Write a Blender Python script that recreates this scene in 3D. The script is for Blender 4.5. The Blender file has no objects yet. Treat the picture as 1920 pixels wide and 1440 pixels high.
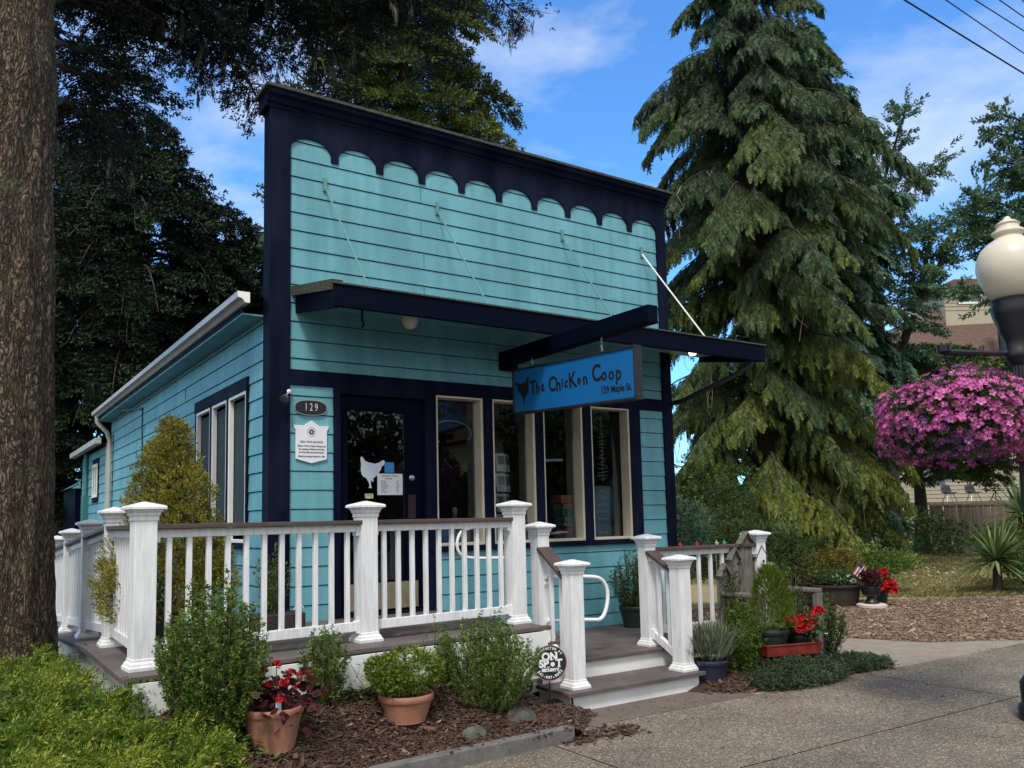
import bpy, bmesh, math, random
import numpy as np
from mathutils import Vector, Matrix
R=math.radians
random.seed(7); RNG=np.random.default_rng(7)
SC=bpy.context.scene
# ---------------------------------------------------------------- camera
CAM=np.array([-2.6457,-7.6986,1.589])
def _rot(yaw,pitch,roll):
    cy,sy=math.cos(yaw),math.sin(yaw); cp,sp=math.cos(pitch),math.sin(pitch); cr,sr=math.cos(roll),math.sin(roll)
    f=np.array([sy*cp,cy*cp,sp]); r=np.array([cy,-sy,0.]); u=np.cross(r,f)
    return cr*r+sr*u,-sr*r+cr*u,f
CR,CU,CF=_rot(.5925,.0980,-.0227)
FPX=1570.
cam=bpy.data.cameras.new('camera'); camo=bpy.data.objects.new('camera',cam); SC.collection.objects.link(camo)
cam.sensor_width=36; cam.lens=36*FPX/1920; cam.shift_y=(820.7-720)/1920; cam.clip_end=2000; cam.clip_start=.05
camo.matrix_world=Matrix(((CR[0],CU[0],-CF[0],CAM[0]),(CR[1],CU[1],-CF[1],CAM[1]),(CR[2],CU[2],-CF[2],CAM[2]),(0,0,0,1)))
SC.camera=camo
def at(u,v,d):      # world point at depth d metres in the direction of a 1920x1440 pixel
    p=CAM+d*(CF+(u-960)/FPX*CR-(v-820.7)/FPX*CU); return Vector(p)
def onz(u,v,z):
    r=CF+(u-960)/FPX*CR-(v-820.7)/FPX*CU; return Vector(CAM+(z-CAM[2])/r[2]*r)
# ---------------------------------------------------------------- light
SUN_EL=56; SUN_AZ=222          # azimuth clockwise from +Y : front-left of the shop
sd=Vector((math.sin(R(SUN_AZ))*math.cos(R(SUN_EL)),math.cos(R(SUN_AZ))*math.cos(R(SUN_EL)),math.sin(R(SUN_EL))))
sun=bpy.data.lights.new('sun','SUN'); suno=bpy.data.objects.new('sun',sun); SC.collection.objects.link(suno)
sun.energy=2.0; sun.angle=R(13); sun.color=(1,.95,.88)
suno.rotation_euler=sd.to_track_quat('Z','Y').to_euler()
W=bpy.data.worlds.new('World'); SC.world=W; W.use_nodes=True
wn=W.node_tree.nodes; wl=W.node_tree.links; wn.clear()
wo=wn.new('ShaderNodeOutputWorld'); bg=wn.new('ShaderNodeBackground'); sky=wn.new('ShaderNodeTexSky')
sky.sky_type='NISHITA'; sky.sun_disc=False; sky.sun_elevation=R(SUN_EL); sky.sun_rotation=R(SUN_AZ)
sky.air_density=1.0; sky.dust_density=.3; sky.ozone_density=4.0; sky.altitude=0
tc=wn.new('ShaderNodeTexCoord'); mp=wn.new('ShaderNodeMapping'); mp.inputs['Scale'].default_value=(1.6,1.6,4.2); mp.inputs['Rotation'].default_value=(.25,.1,.6)
nz=wn.new('ShaderNodeTexNoise'); nz.inputs['Scale'].default_value=1.7; nz.inputs['Detail'].default_value=7; nz.inputs['Roughness'].default_value=.55; nz.inputs['Distortion'].default_value=.35
cr=wn.new('ShaderNodeValToRGB'); cr.color_ramp.elements[0].position=.55; cr.color_ramp.elements[1].position=.88
cr.color_ramp.elements[0].color=(0,0,0,1); cr.color_ramp.elements[1].color=(.8,.8,.8,1)
mx=wn.new('ShaderNodeMixRGB'); mx.inputs[2].default_value=(7.5,7.5,7.4,1)
tint=wn.new('ShaderNodeMixRGB'); tint.blend_type='MULTIPLY'; tint.inputs[0].default_value=1; tint.inputs[2].default_value=(.82,1.42,1.88,1)
wl.new(tc.outputs['Generated'],mp.inputs[0]); wl.new(mp.outputs[0],nz.inputs[0])
# cloud banks: noise raised around a few fixed sky directions
acc=nz.outputs[0]
for (u_,v_,lo_,amt_) in ((1790,400,.960,.19),(420,230,.975,.12),(960,190,.988,.05)):
    q_=CF+(u_-960)/FPX*CR-(v_-820.7)/FPX*CU; q_=q_/np.linalg.norm(q_)
    nv_=wn.new('ShaderNodeVectorMath'); nv_.operation='NORMALIZE'; wl.new(tc.outputs['Generated'],nv_.inputs[0])
    d_=wn.new('ShaderNodeVectorMath'); d_.operation='DOT_PRODUCT'; d_.inputs[1].default_value=tuple(q_); wl.new(nv_.outputs[0],d_.inputs[0])
    m_=wn.new('ShaderNodeMapRange'); m_.interpolation_type='SMOOTHSTEP'; m_.inputs['From Min'].default_value=lo_; m_.inputs['From Max'].default_value=1; m_.inputs['To Max'].default_value=amt_; wl.new(d_.outputs['Value'],m_.inputs['Value'])
    a_=wn.new('ShaderNodeMath'); a_.operation='ADD'; wl.new(acc,a_.inputs[0]); wl.new(m_.outputs[0],a_.inputs[1]); acc=a_.outputs[0]
wl.new(acc,cr.inputs[0])
# a broad cloud bank fills the half of the sky behind the viewer (the shop windows mirror it)
dt=wn.new('ShaderNodeVectorMath'); dt.operation='DOT_PRODUCT'; dt.inputs[1].default_value=(-.50,-.80,.12); wl.new(tc.outputs['Generated'],dt.inputs[0])
dm=wn.new('ShaderNodeMath'); dm.operation='MULTIPLY_ADD'; wl.new(nz.outputs[0],dm.inputs[0]); dm.inputs[1].default_value=.9; wl.new(dt.outputs['Value'],dm.inputs[2])
dr_=wn.new('ShaderNodeMapRange'); dr_.interpolation_type='SMOOTHSTEP'; dr_.inputs['From Min'].default_value=.15; dr_.inputs['From Max'].default_value=.75; dr_.inputs['To Max'].default_value=.92; wl.new(dm.outputs[0],dr_.inputs['Value'])
mxx=wn.new('ShaderNodeMath'); mxx.operation='MAXIMUM'; wl.new(cr.outputs[0],mxx.inputs[0]); wl.new(dr_.outputs[0],mxx.inputs[1]); wl.new(mxx.outputs[0],mx.inputs[0])
wl.new(sky.outputs[0],tint.inputs[1]); wl.new(tint.outputs[0],mx.inputs[1]); wl.new(mx.outputs[0],bg.inputs[0]); bg.inputs[1].default_value=.10; wl.new(bg.outputs[0],wo.inputs[0])
SC.view_settings.view_transform='Standard'; SC.view_settings.look='None'; SC.view_settings.gamma=1; SC.view_settings.exposure=0.62; SC.view_settings.use_curve_mapping=False
SC.cycles.max_bounces=8; SC.cycles.transparent_max_bounces=12; SC.cycles.caustics_reflective=False; SC.cycles.caustics_refractive=False

# ---------------------------------------------------------------- helpers
def link(o,parent=None):
    SC.collection.objects.link(o)
    if parent is not None: o.parent=parent
    return o
def tag(o,label=None,cat=None,group=None,kind=None):
    if label: o['label']=label
    if cat: o['category']=cat
    if group: o['group']=group
    if kind: o['kind']=kind
    return o
def thing(name,label,cat,loc=(0,0,0),group=None):
    o=bpy.data.objects.new(name,None); o.empty_display_size=.1; link(o); o.location=loc
    return tag(o,label,cat,group)
# every thing's parts are built in world coordinates; put() shifts them under the thing
class MB:
    def __init__(s): s.v=[]; s.f=[]
    def add(s,vs,fs):
        n=len(s.v); s.v+= [tuple(v) for v in vs]; s.f+=[tuple(i+n for i in f) for f in fs]; return s
    def box(s,x0,y0,z0,x1,y1,z1):
        x0,x1=sorted((x0,x1)); y0,y1=sorted((y0,y1)); z0,z1=sorted((z0,z1))
        return s.add([(x0,y0,z0),(x1,y0,z0),(x1,y1,z0),(x0,y1,z0),(x0,y0,z1),(x1,y0,z1),(x1,y1,z1),(x0,y1,z1)],
            [(0,3,2,1),(4,5,6,7),(0,1,5,4),(1,2,6,5),(2,3,7,6),(3,0,4,7)])
    def bar(s,a,b,w,h,up=(0,0,1)):      # box beam from a to b, w sideways, h along up
        a=Vector(a);b=Vector(b);d=(b-a).normalized();up=Vector(up)
        sx=d.cross(up)
        if sx.length<1e-5: sx=d.cross(Vector((1,0,0)))
        sx.normalize(); uz=sx.cross(d).normalized(); vs=[]
        for p in (a,b):
            for i,j in ((-1,-1),(1,-1),(1,1),(-1,1)): vs.append(p+sx*(w/2*i)+uz*(h/2*j))
        return s.add(vs,[(0,1,2,3),(7,6,5,4),(0,4,5,1),(1,5,6,2),(2,6,7,3),(3,7,4,0)])
    def tube(s,pts,r,n=8,cap=True):
        pts=[Vector(p) for p in pts]; m=len(pts); rs=r if isinstance(r,(list,tuple)) else [r]*m
        base=len(s.v); t=(pts[1]-pts[0]).normalized(); nx=t.orthogonal().normalized()
        for i,p in enumerate(pts):
            t=((pts[min(i+1,m-1)]-pts[max(i-1,0)])).normalized(); nx=(nx-t*nx.dot(t)).normalized(); ny=t.cross(nx)
            for k in range(n):
                a=2*math.pi*k/n; s.v.append(tuple(p+(nx*math.cos(a)+ny*math.sin(a))*rs[i]))
        for i in range(m-1):
            for k in range(n):
                a=base+i*n+k; b=base+i*n+(k+1)%n; s.f.append((a,b,b+n,a+n))
        if cap: s.f.append(tuple(base+k for k in range(n))[::-1]); s.f.append(tuple(base+(m-1)*n+k for k in range(n)))
        return s
    def lathe(s,prof,c=(0,0,0),n=24,axis=None,flute=0):
        base=len(s.v); m=len(prof); c=Vector(c)
        M=Matrix.Identity(3) if axis is None else Vector(axis).to_track_quat('Z','Y').to_matrix()
        for r,z in prof:
            for k in range(n):
                a=2*math.pi*k/n; rr=r*(1-flute*(k%2)); s.v.append(tuple(c+M@Vector((rr*math.cos(a),rr*math.sin(a),z))))
        for i in range(m-1):
            for k in range(n):
                a=base+i*n+k; b=base+i*n+(k+1)%n; s.f.append((a,b,b+n,a+n))
        s.f.append(tuple(base+k for k in range(n))[::-1]); s.f.append(tuple(base+(m-1)*n+k for k in range(n)))
        return s
    def prism(s,poly,O,X,Y,t):          # 2d polygon in frame O,X,Y extruded by t along X x Y
        O=Vector(O);X=Vector(X);Y=Vector(Y);N=X.cross(Y).normalized(); n=len(poly)
        vs=[O+X*a+Y*b for a,b in poly]+[O+X*a+Y*b+N*t for a,b in poly]
        area=sum(poly[i][0]*poly[(i+1)%n][1]-poly[(i+1)%n][0]*poly[i][1] for i in range(n))
        fs=[tuple(range(n))[::-1],tuple(range(n,2*n))]+[(i,(i+1)%n,(i+1)%n+n,i+n) for i in range(n)]
        if area<0: fs=[f[::-1] for f in fs]
        return s.add(vs,fs)
    def sphere(s,c,r,nu=12,nv=8,sc=(1,1,1),jit=0):
        prof=[]
        base=len(s.v); c=Vector(c)
        s.v.append(tuple(c+Vector((0,0,-r*sc[2]))))
        for i in range(1,nv):
            th=math.pi*i/nv-math.pi/2
            for k in range(nu):
                a=2*math.pi*k/nu; j=1+random.uniform(-jit,jit)
                s.v.append(tuple(c+Vector((math.cos(th)*math.cos(a)*sc[0],math.cos(th)*math.sin(a)*sc[1],math.sin(th)*sc[2]))*r*j))
        s.v.append(tuple(c+Vector((0,0,r*sc[2])))); top=len(s.v)-1
        for k in range(nu): s.f.append((base,base+1+(k+1)%nu,base+1+k)); s.f.append((top,base+1+(nv-2)*nu+k,base+1+(nv-2)*nu+(k+1)%nu))
        for i in range(nv-2):
            for k in range(nu):
                a=base+1+i*nu+k;b=base+1+i*nu+(k+1)%nu; s.f.append((a,b,b+nu,a+nu))
        return s
    def build(s,name,mat,parent=None,smooth=False,bevel=0,label=None):
        me=bpy.data.meshes.new(name); v=s.v
        off=Vector((0,0,0)); p=parent
        while p is not None: off+=Vector(p.location); p=p.parent
        me.from_pydata([(a-off.x,b-off.y,c-off.z) for a,b,c in v],[],s.f); me.update()
        me.materials.append(mat)
        if smooth:
            me.polygons.foreach_set('use_smooth',[True]*len(me.polygons))
            try: me.set_sharp_from_angle(angle=R(40))
            except Exception: pass
        o=bpy.data.objects.new(name,me); link(o,parent)
        if bevel:
            b=o.modifiers.new('bevel','BEVEL'); b.width=bevel; b.segments=2; b.limit_method='ANGLE'
        if label: o['label']=label
        return o
def copy_tree(o,parent=None):
    c=o.copy(); link(c,parent)
    for ch in list(o.children): copy_tree(ch,c)
    return c

# ---------------------------------------------------------------- materials
def mat(name,col,rough=.6,metal=0,var=0,vscale=8,bump=0,bscale=60,stretch=(1,1,1),col2=None,spec=.5,trans=0,emit=0,coat=0,detail=6):
    m=bpy.data.materials.new(name); m.use_nodes=True; n=m.node_tree.nodes; l=m.node_tree.links; b=n['Principled BSDF']
    b.inputs['Base Color'].default_value=(*col,1); b.inputs['Roughness'].default_value=rough; b.inputs['Metallic'].default_value=metal
    b.inputs['Specular IOR Level'].default_value=spec
    if coat: b.inputs['Coat Weight'].default_value=coat
    if var or bump or col2:
        t=n.new('ShaderNodeTexCoord'); mpn=n.new('ShaderNodeMapping'); mpn.inputs['Scale'].default_value=stretch; l.new(t.outputs['Object'],mpn.inputs[0])
    if var or col2:
        z=n.new('ShaderNodeTexNoise'); z.inputs['Scale'].default_value=vscale; z.inputs['Detail'].default_value=detail; z.inputs['Roughness'].default_value=.65; l.new(mpn.outputs[0],z.inputs[0])
        r=n.new('ShaderNodeValToRGB'); c2=col2 or tuple(c*(1-var) for c in col); c1=col if col2 else tuple(min(1,c*(1+var)) for c in col)
        r.color_ramp.elements[0].color=(*c2,1); r.color_ramp.elements[1].color=(*c1,1); r.color_ramp.elements[0].position=.35; r.color_ramp.elements[1].position=.65
        l.new(z.outputs[0],r.inputs[0]); l.new(r.outputs[0],b.inputs['Base Color'])
    if bump:
        z2=n.new('ShaderNodeTexNoise'); z2.inputs['Scale'].default_value=bscale; z2.inputs['Detail'].default_value=5; l.new(mpn.outputs[0],z2.inputs[0])
        bp=n.new('ShaderNodeBump'); bp.inputs['Strength'].default_value=bump; bp.inputs['Distance'].default_value=.01; l.new(z2.outputs[0],bp.inputs['Height']); l.new(bp.outputs[0],b.inputs['Normal'])
    if trans:
        b.inputs['Transmission Weight'].default_value=trans
    if emit: b.inputs['Emission Color'].default_value=(*col,1); b.inputs['Emission Strength'].default_value=emit
    return m
def leafmat(name,stops,rough=.55,transl=.3,noise=.25,nscale=1.2):
    m=bpy.data.materials.new(name); m.use_nodes=True; n=m.node_tree.nodes; l=m.node_tree.links; b=n['Principled BSDF']; out=n['Material Output']
    a=n.new('ShaderNodeAttribute'); a.attribute_name='rnd'
    t=n.new('ShaderNodeTexCoord'); z=n.new('ShaderNodeTexNoise'); z.inputs['Scale'].default_value=nscale; z.inputs['Detail'].default_value=3; l.new(t.outputs['Object'],z.inputs[0])
    ma=n.new('ShaderNodeMath'); ma.operation='MULTIPLY_ADD'; l.new(z.outputs[0],ma.inputs[0]); ma.inputs[1].default_value=noise*3; ma.inputs[2].default_value=-noise*1.5
    ad=n.new('ShaderNodeMath'); ad.operation='ADD'; ad.use_clamp=True; l.new(a.outputs['Fac'],ad.inputs[0]); l.new(ma.outputs[0],ad.inputs[1])
    r=n.new('ShaderNodeValToRGB'); e=r.color_ramp.elements
    while len(e)<len(stops): e.new(.5)
    for i,(p,c) in enumerate(stops): e[i].position=p; e[i].color=(*c,1)
    l.new(ad.outputs[0],r.inputs[0]); l.new(r.outputs[0],b.inputs['Base Color']); b.inputs['Roughness'].default_value=rough; b.inputs['Specular IOR Level'].default_value=.3
    if transl:
        tr=n.new('ShaderNodeBsdfTranslucent'); mxs=n.new('ShaderNodeMixShader'); mxs.inputs[0].default_value=transl
        l.new(r.outputs[0],tr.inputs[0]); l.new(b.outputs[0],mxs.inputs[1]); l.new(tr.outputs[0],mxs.inputs[2]); l.new(mxs.outputs[0],out.inputs['Surface'])
    return m
# ---------------------------------------------------------------- text
def text(name,body,size,O,X,Y,m,parent,ext=.002,offset=0,align='CENTER',shear=0,spacing=1.0,sx=1.0):
    c=bpy.data.curves.new(name,'FONT'); c.body=body; c.size=size; c.extrude=ext; c.offset=offset; c.align_x=align; c.align_y='CENTER'; c.shear=shear; c.space_character=spacing
    o=bpy.data.objects.new(name,c); SC.collection.objects.link(o); bpy.context.view_layer.update()
    dg=bpy.context.evaluated_depsgraph_get(); me=bpy.data.meshes.new_from_object(o.evaluated_get(dg)); bpy.data.objects.remove(o)
    X=Vector(X).normalized();Y=Vector(Y).normalized();Z=X.cross(Y); O=Vector(O)
    M=Matrix(((X.x*sx,Y.x,Z.x,O.x),(X.y*sx,Y.y,Z.y,O.y),(X.z*sx,Y.z,Z.z,O.z),(0,0,0,1)))
    off=Vector((0,0,0)); p=parent
    while p is not None: off+=Vector(p.location); p=p.parent
    me.transform(Matrix.Translation(-off)@M); me.materials.clear(); me.materials.append(m)
    return me
def text_obj(name,bodies,m,parent,label=None):   # bodies: list of kwargs dicts, joined into one mesh
    bm=bmesh.new()
    for k in bodies:
        me=text(name,parent=parent,m=m,**k); bm.from_mesh(me); bpy.data.meshes.remove(me)
    me=bpy.data.meshes.new(name); bm.to_mesh(me); bm.free(); me.materials.append(m)
    o=bpy.data.objects.new(name,me); link(o,parent)
    if label: o['label']=label
    return o
# ---------------------------------------------------------------- foliage engine
def fast(name,V,F,mt,parent=None,rnd=None,vattr=None,smooth=False):
    V=np.asarray(V,dtype=np.float32); F=np.asarray(F,dtype=np.int32)
    off=np.zeros(3); p=parent
    while p is not None: off+=np.array(p.location); p=p.parent
    V=V-off.astype(np.float32)
    me=bpy.data.meshes.new(name); k=F.shape[1]
    me.vertices.add(len(V)); me.vertices.foreach_set('co',V.ravel())
    me.loops.add(F.size); me.loops.foreach_set('vertex_index',F.ravel())
    me.polygons.add(len(F)); me.polygons.foreach_set('loop_start',np.arange(len(F),dtype=np.int32)*k)
    try: me.polygons.foreach_set('loop_total',np.full(len(F),k,dtype=np.int32))
    except Exception: pass
    me.update(calc_edges=True)
    if rnd is not None:
        a=me.attributes.new('rnd','FLOAT','FACE'); a.data.foreach_set('value',np.asarray(rnd,dtype=np.float32))
    if vattr is not None:
        a=me.attributes.new('rad','FLOAT','POINT'); a.data.foreach_set('value',np.asarray(vattr,dtype=np.float32))
    if smooth: me.polygons.foreach_set('use_smooth',[True]*len(F))
    me.materials.append(mt); o=bpy.data.objects.new(name,me); link(o,parent); return o
def inst(T,pos,dirs,scale,roll=None,up=(0,0,1),side=None):
    """T=(V,F[,rad]); copies the template with its Y axis along dirs. returns V,F,instance-index-per-face"""
    V,F=T[0],T[1]; N=len(pos); d=dirs/np.maximum(1e-6,np.linalg.norm(dirs,axis=1))[:,None]
    u=np.tile(np.array(up,float),(N,1)); x=np.cross(d,u); ln=np.linalg.norm(x,axis=1); bad=ln<1e-3; x[bad]=[1,0,0]; ln[bad]=1; x/=ln[:,None]; z=np.cross(x,d)
    if roll is not None:
        c,s=np.cos(roll)[:,None],np.sin(roll)[:,None]; x,z=x*c+z*s,-x*s+z*c
    sc=np.asarray(scale,float).reshape(N,1,1)
    M=np.stack([x,d,z],1)            # rows
    P=np.einsum('mk,nkj->nmj',V,M)*sc+pos[:,None,:]
    m=len(V); FF=(F[None]+ (np.arange(N)*m)[:,None,None]).reshape(-1,F.shape[1])
    return P.reshape(-1,3),FF,np.repeat(np.arange(N),len(F))
def kite(b,t,n,w):                    # leaf quad: base b tip t, width w across normal n
    b=np.array(b,float);t=np.array(t,float);a=t-b; s=np.cross(a,n); s/=max(1e-6,np.linalg.norm(s)); mid=b+a*.5
    return [b,mid+s*w/2,t,mid-s*w/2]
def tmpl(kites):
    V=np.array([p for k in kites for p in k],float); F=np.arange(len(V)).reshape(-1,4); return (V,F)
def frond(n=7,ang=42,ln=.42,w=.10,droop=.25,seed=1,curl=.3):
    r=random.Random(seed); K=[]
    for i in range(n):
        t=(i+.5)/n; y=t; z=-droop*t*t
        for s in (-1,1):
            L=ln*(1-.62*t)*r.uniform(.8,1.15); a=R(ang+r.uniform(-10,10)); b=(0,y,z)
            K.append(kite(b,(s*L*math.sin(a),y+L*math.cos(a),z-curl*L*r.uniform(.2,1.2)),(r.uniform(-.3,.3),r.uniform(-.2,.2),1),w*r.uniform(.8,1.2)))
    K.append(kite((0,.9,-droop*.8),(0,1.2,-droop*1.35),(0,0,1),w)); K.append(kite((0,0,0),(0,1.0,-droop),(0,.2,1),w*.35))
    return tmpl(K)
def tuft(n=16,ln=.4,w=.09,seed=1,lo=25,hi=70,axis=.9):
    r=random.Random(seed); K=[]
    for i in range(n):
        t=r.uniform(.0,axis); a=r.uniform(0,6.283); e=R(r.uniform(lo,hi)); L=ln*r.uniform(.6,1.1)*(1.1-.5*t)
        d=(math.sin(e)*math.cos(a),math.cos(e),math.sin(e)*math.sin(a)); b=(0,t,0)
        K.append(kite(b,(d[0]*L,t+d[1]*L,d[2]*L),(r.uniform(-1,1),r.uniform(-1,1),r.uniform(-1,1)),w*r.uniform(.8,1.2)))
    return tmpl(K)
def unit(v): return v/np.maximum(1e-9,np.linalg.norm(v,axis=-1,keepdims=True))
# ---------------------------------------------------------------- materials of the place
def grained(name,col,rough=.55,amt=.10,bump=.35,hor=True):
    m=mat(name,col,rough=rough,spec=.06 if col[2]<.08 else .3); n=m.node_tree.nodes; l=m.node_tree.links; b=n['Principled BSDF']
    t=n.new('ShaderNodeTexCoord'); mp1=n.new('ShaderNodeMapping'); mp1.inputs['Scale'].default_value=(3,3,60) if hor else (60,60,3); l.new(t.outputs['Object'],mp1.inputs[0])
    z=n.new('ShaderNodeTexNoise'); z.inputs['Scale'].default_value=1.0; z.inputs['Detail'].default_value=6; z.inputs['Distortion'].default_value=1.6; l.new(mp1.outputs[0],z.inputs[0])
    z2=n.new('ShaderNodeTexNoise'); z2.inputs['Scale'].default_value=1.3; z2.inputs['Detail'].default_value=5; mp2=n.new('ShaderNodeMapping'); mp2.inputs['Scale'].default_value=(2.2,2.2,.8); l.new(t.outputs['Object'],mp2.inputs[0]); l.new(mp2.outputs[0],z2.inputs[0])
    r=n.new('ShaderNodeValToRGB'); r.color_ramp.elements[0].position=.3; r.color_ramp.elements[1].position=.72
    r.color_ramp.elements[0].color=tuple(c*(1-amt) for c in col)+(1,); r.color_ramp.elements[1].color=tuple(min(1,c*(1+amt)+.01) for c in col)+(1,)
    l.new(z2.outputs[0],r.inputs[0])
    z3=n.new('ShaderNodeTexNoise'); z3.inputs['Scale'].default_value=1.0; z3.inputs['Detail'].default_value=7; mp3=n.new('ShaderNodeMapping'); mp3.inputs['Scale'].default_value=(9,9,.7); l.new(t.outputs['Object'],mp3.inputs[0]); l.new(mp3.outputs[0],z3.inputs[0])
    r3=n.new('ShaderNodeValToRGB'); r3.color_ramp.elements[0].position=.35; r3.color_ramp.elements[1].position=.7; r3.color_ramp.elements[0].color=(1-amt*.9,1-amt*.8,1-amt*.8,1); r3.color_ramp.elements[1].color=(1+amt*.35,)*3+(1,)
    l.new(z3.outputs[0],r3.inputs[0]); mm=n.new('ShaderNodeMixRGB'); mm.blend_type='MULTIPLY'; mm.inputs[0].default_value=1; l.new(r.outputs[0],mm.inputs[1]); l.new(r3.outputs[0],mm.inputs[2]); l.new(mm.outputs[0],b.inputs['Base Color'])
    bp=n.new('ShaderNodeBump'); bp.inputs['Strength'].default_value=bump; bp.inputs['Distance'].default_value=.004; l.new(z.outputs[0],bp.inputs['Height']); l.new(bp.outputs[0],b.inputs['Normal'])
    return m
M_teal=grained('teal paint',(.128,.350,.405),rough=.5,amt=.16,bump=.55)
M_navy=grained('navy paint',(.0006,.0028,.018),rough=.65,amt=.35,bump=.25,hor=False)
M_navyd=mat('dark navy paint',(.0007,.002,.010),rough=.6,spec=.06)
M_black=mat('black iron',(.008,.008,.012),rough=.42)
M_white=mat('white vinyl',(.72,.725,.73),rough=.45,var=.12,vscale=4,bump=.06,bscale=30,stretch=(8,8,1))
M_fascia=mat('white painted board',(.74,.75,.73),rough=.5,var=.09,vscale=3,detail=8)
M_deck=grained('brown composite board',(.115,.092,.085),rough=.6,amt=.2,bump=.4)
M_cap=mat('brown handrail board',(.075,.052,.045),rough=.5,var=.15,vscale=10)
M_cream=mat('cream window trim',(.55,.50,.38),rough=.5,var=.08,vscale=6)
M_wtrim=mat('white window trim',(.80,.80,.76),rough=.45,var=.05,vscale=6)
M_gutter=mat('aluminium gutter',(.42,.42,.38),rough=.4,var=.08,vscale=5)
M_roof=mat('mossy roof edge',(.05,.055,.045),rough=.9,var=.5,vscale=30,bump=.8,bscale=60)
M_mossy=mat('mossy old wood',(.07,.085,.05),rough=.95,col2=(.015,.02,.015),vscale=45,bump=1,bscale=90)
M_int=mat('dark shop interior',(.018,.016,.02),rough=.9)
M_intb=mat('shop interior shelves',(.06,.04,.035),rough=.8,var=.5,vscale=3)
M_steel=mat('white coated steel',(.80,.80,.80),rough=.25)
M_rod=mat('painted steel rod',(.10,.25,.26),rough=.4)
M_metal=mat('dull metal',(.45,.45,.46),rough=.35,metal=.9)
M_signblue=mat('bright blue sign panel',(.006,.125,.36),rough=.35,var=.06,vscale=2)
M_ink=mat('black ink',(.006,.006,.008),rough=.5)
M_paper=mat('white paper',(.75,.76,.78),rough=.6)
M_plaque=mat('cream white plaque',(.75,.76,.80),rough=.45,var=.03)
M_grey=mat('grey lettering',(.16,.16,.18),rough=.6)
M_silver=mat('silver lettering',(.55,.56,.6),rough=.4)
M_terra=mat('terracotta plastic',(.33,.15,.095),rough=.6,var=.13,vscale=7,bump=.15,bscale=40)
M_soil=mat('potting soil',(.03,.02,.015),rough=1,bump=1,bscale=120)
M_bluepot=mat('dark blue glazed pot',(.02,.026,.045),rough=.3,var=.2,vscale=4)
M_greenpot=mat('dark green pot',(.012,.022,.018),rough=.5)
M_brownpot=mat('brown barrel',(.03,.02,.016),rough=.7,var=.3)
M_redpaint=mat('faded red paint',(.19,.022,.015),rough=.5,var=.3,vscale=9)
M_rubber=mat('black rubber',(.012,.012,.012),rough=.8)
M_oldwood=mat('weathered grey wood',(.21,.19,.165),rough=.85,col2=(.08,.07,.06),vscale=3,stretch=(12,12,1.5),bump=.6,bscale=20)
M_fence=mat('weathered fence board',(.17,.13,.10),rough=.9,col2=(.07,.055,.045),vscale=1.2,stretch=(6,6,.6),bump=.4,bscale=10)
M_rock=mat('mossy rock',(.14,.125,.11),rough=.9,col2=(.055,.06,.045),vscale=9,bump=.9,bscale=30)
M_curb=mat('grey curb concrete',(.13,.125,.12),rough=.9,var=.22,vscale=12,bump=.5,bscale=90)
M_stem=mat('green stem',(.07,.10,.03),rough=.7)
M_twig=mat('grey twig',(.13,.10,.075),rough=.9)
M_deadtwig=mat('bleached dead twig',(.42,.34,.25),rough=.9)
M_bark2=mat('dark conifer bark',(.06,.045,.035),rough=.95,col2=(.02,.016,.013),vscale=6,stretch=(4,4,.7),bump=1,bscale=12)
M_shingle=mat('brown shingle roof',(.12,.07,.055),rough=.9,var=.3,vscale=4,stretch=(1,1,5))
M_hcream=mat('cream house siding',(.38,.34,.26),rough=.7,var=.06)
M_glassdark=mat('dark window glass',(.06,.09,.12),rough=.06)
# window glass: thin pane, mirror-like at grazing angles, see-through to the dark shop
def glassmat(name,tint=(.8,.85,.88),refl=1.0):
    m=bpy.data.materials.new(name); m.use_nodes=True; n=m.node_tree.nodes; l=m.node_tree.links; n.clear()
    o=n.new('ShaderNodeOutputMaterial'); g=n.new('ShaderNodeBsdfGlossy'); g.inputs['Roughness'].default_value=.01; t=n.new('ShaderNodeBsdfTransparent'); t.inputs[0].default_value=(*tint,1)
    f=n.new('ShaderNodeFresnel'); f.inputs[0].default_value=1.52; k=n.new('ShaderNodeMath'); k.operation='MULTIPLY'; k.use_clamp=True; k.inputs[1].default_value=refl*1.0
    mx=n.new('ShaderNodeMixShader'); l.new(f.outputs[0],k.inputs[0]); l.new(k.outputs[0],mx.inputs[0]); l.new(t.outputs[0],mx.inputs[1]); l.new(g.outputs[0],mx.inputs[2]); l.new(mx.outputs[0],o.inputs[0]); return m
M_glass=glassmat('window glass')
# lamp globe
M_globe=bpy.data.materials.new('frosted lamp globe'); M_globe.use_nodes=True
_b=M_globe.node_tree.nodes['Principled BSDF']; _b.inputs['Base Color'].default_value=(.62,.58,.46,1); _b.inputs['Roughness'].default_value=.35; _b.inputs['Subsurface Weight'].default_value=.3; _b.inputs['Subsurface Radius'].default_value=(.1,.1,.08)
M_lit=mat('lit lamp glass',(1,.86,.55),rough=.3,emit=2.2)
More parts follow.
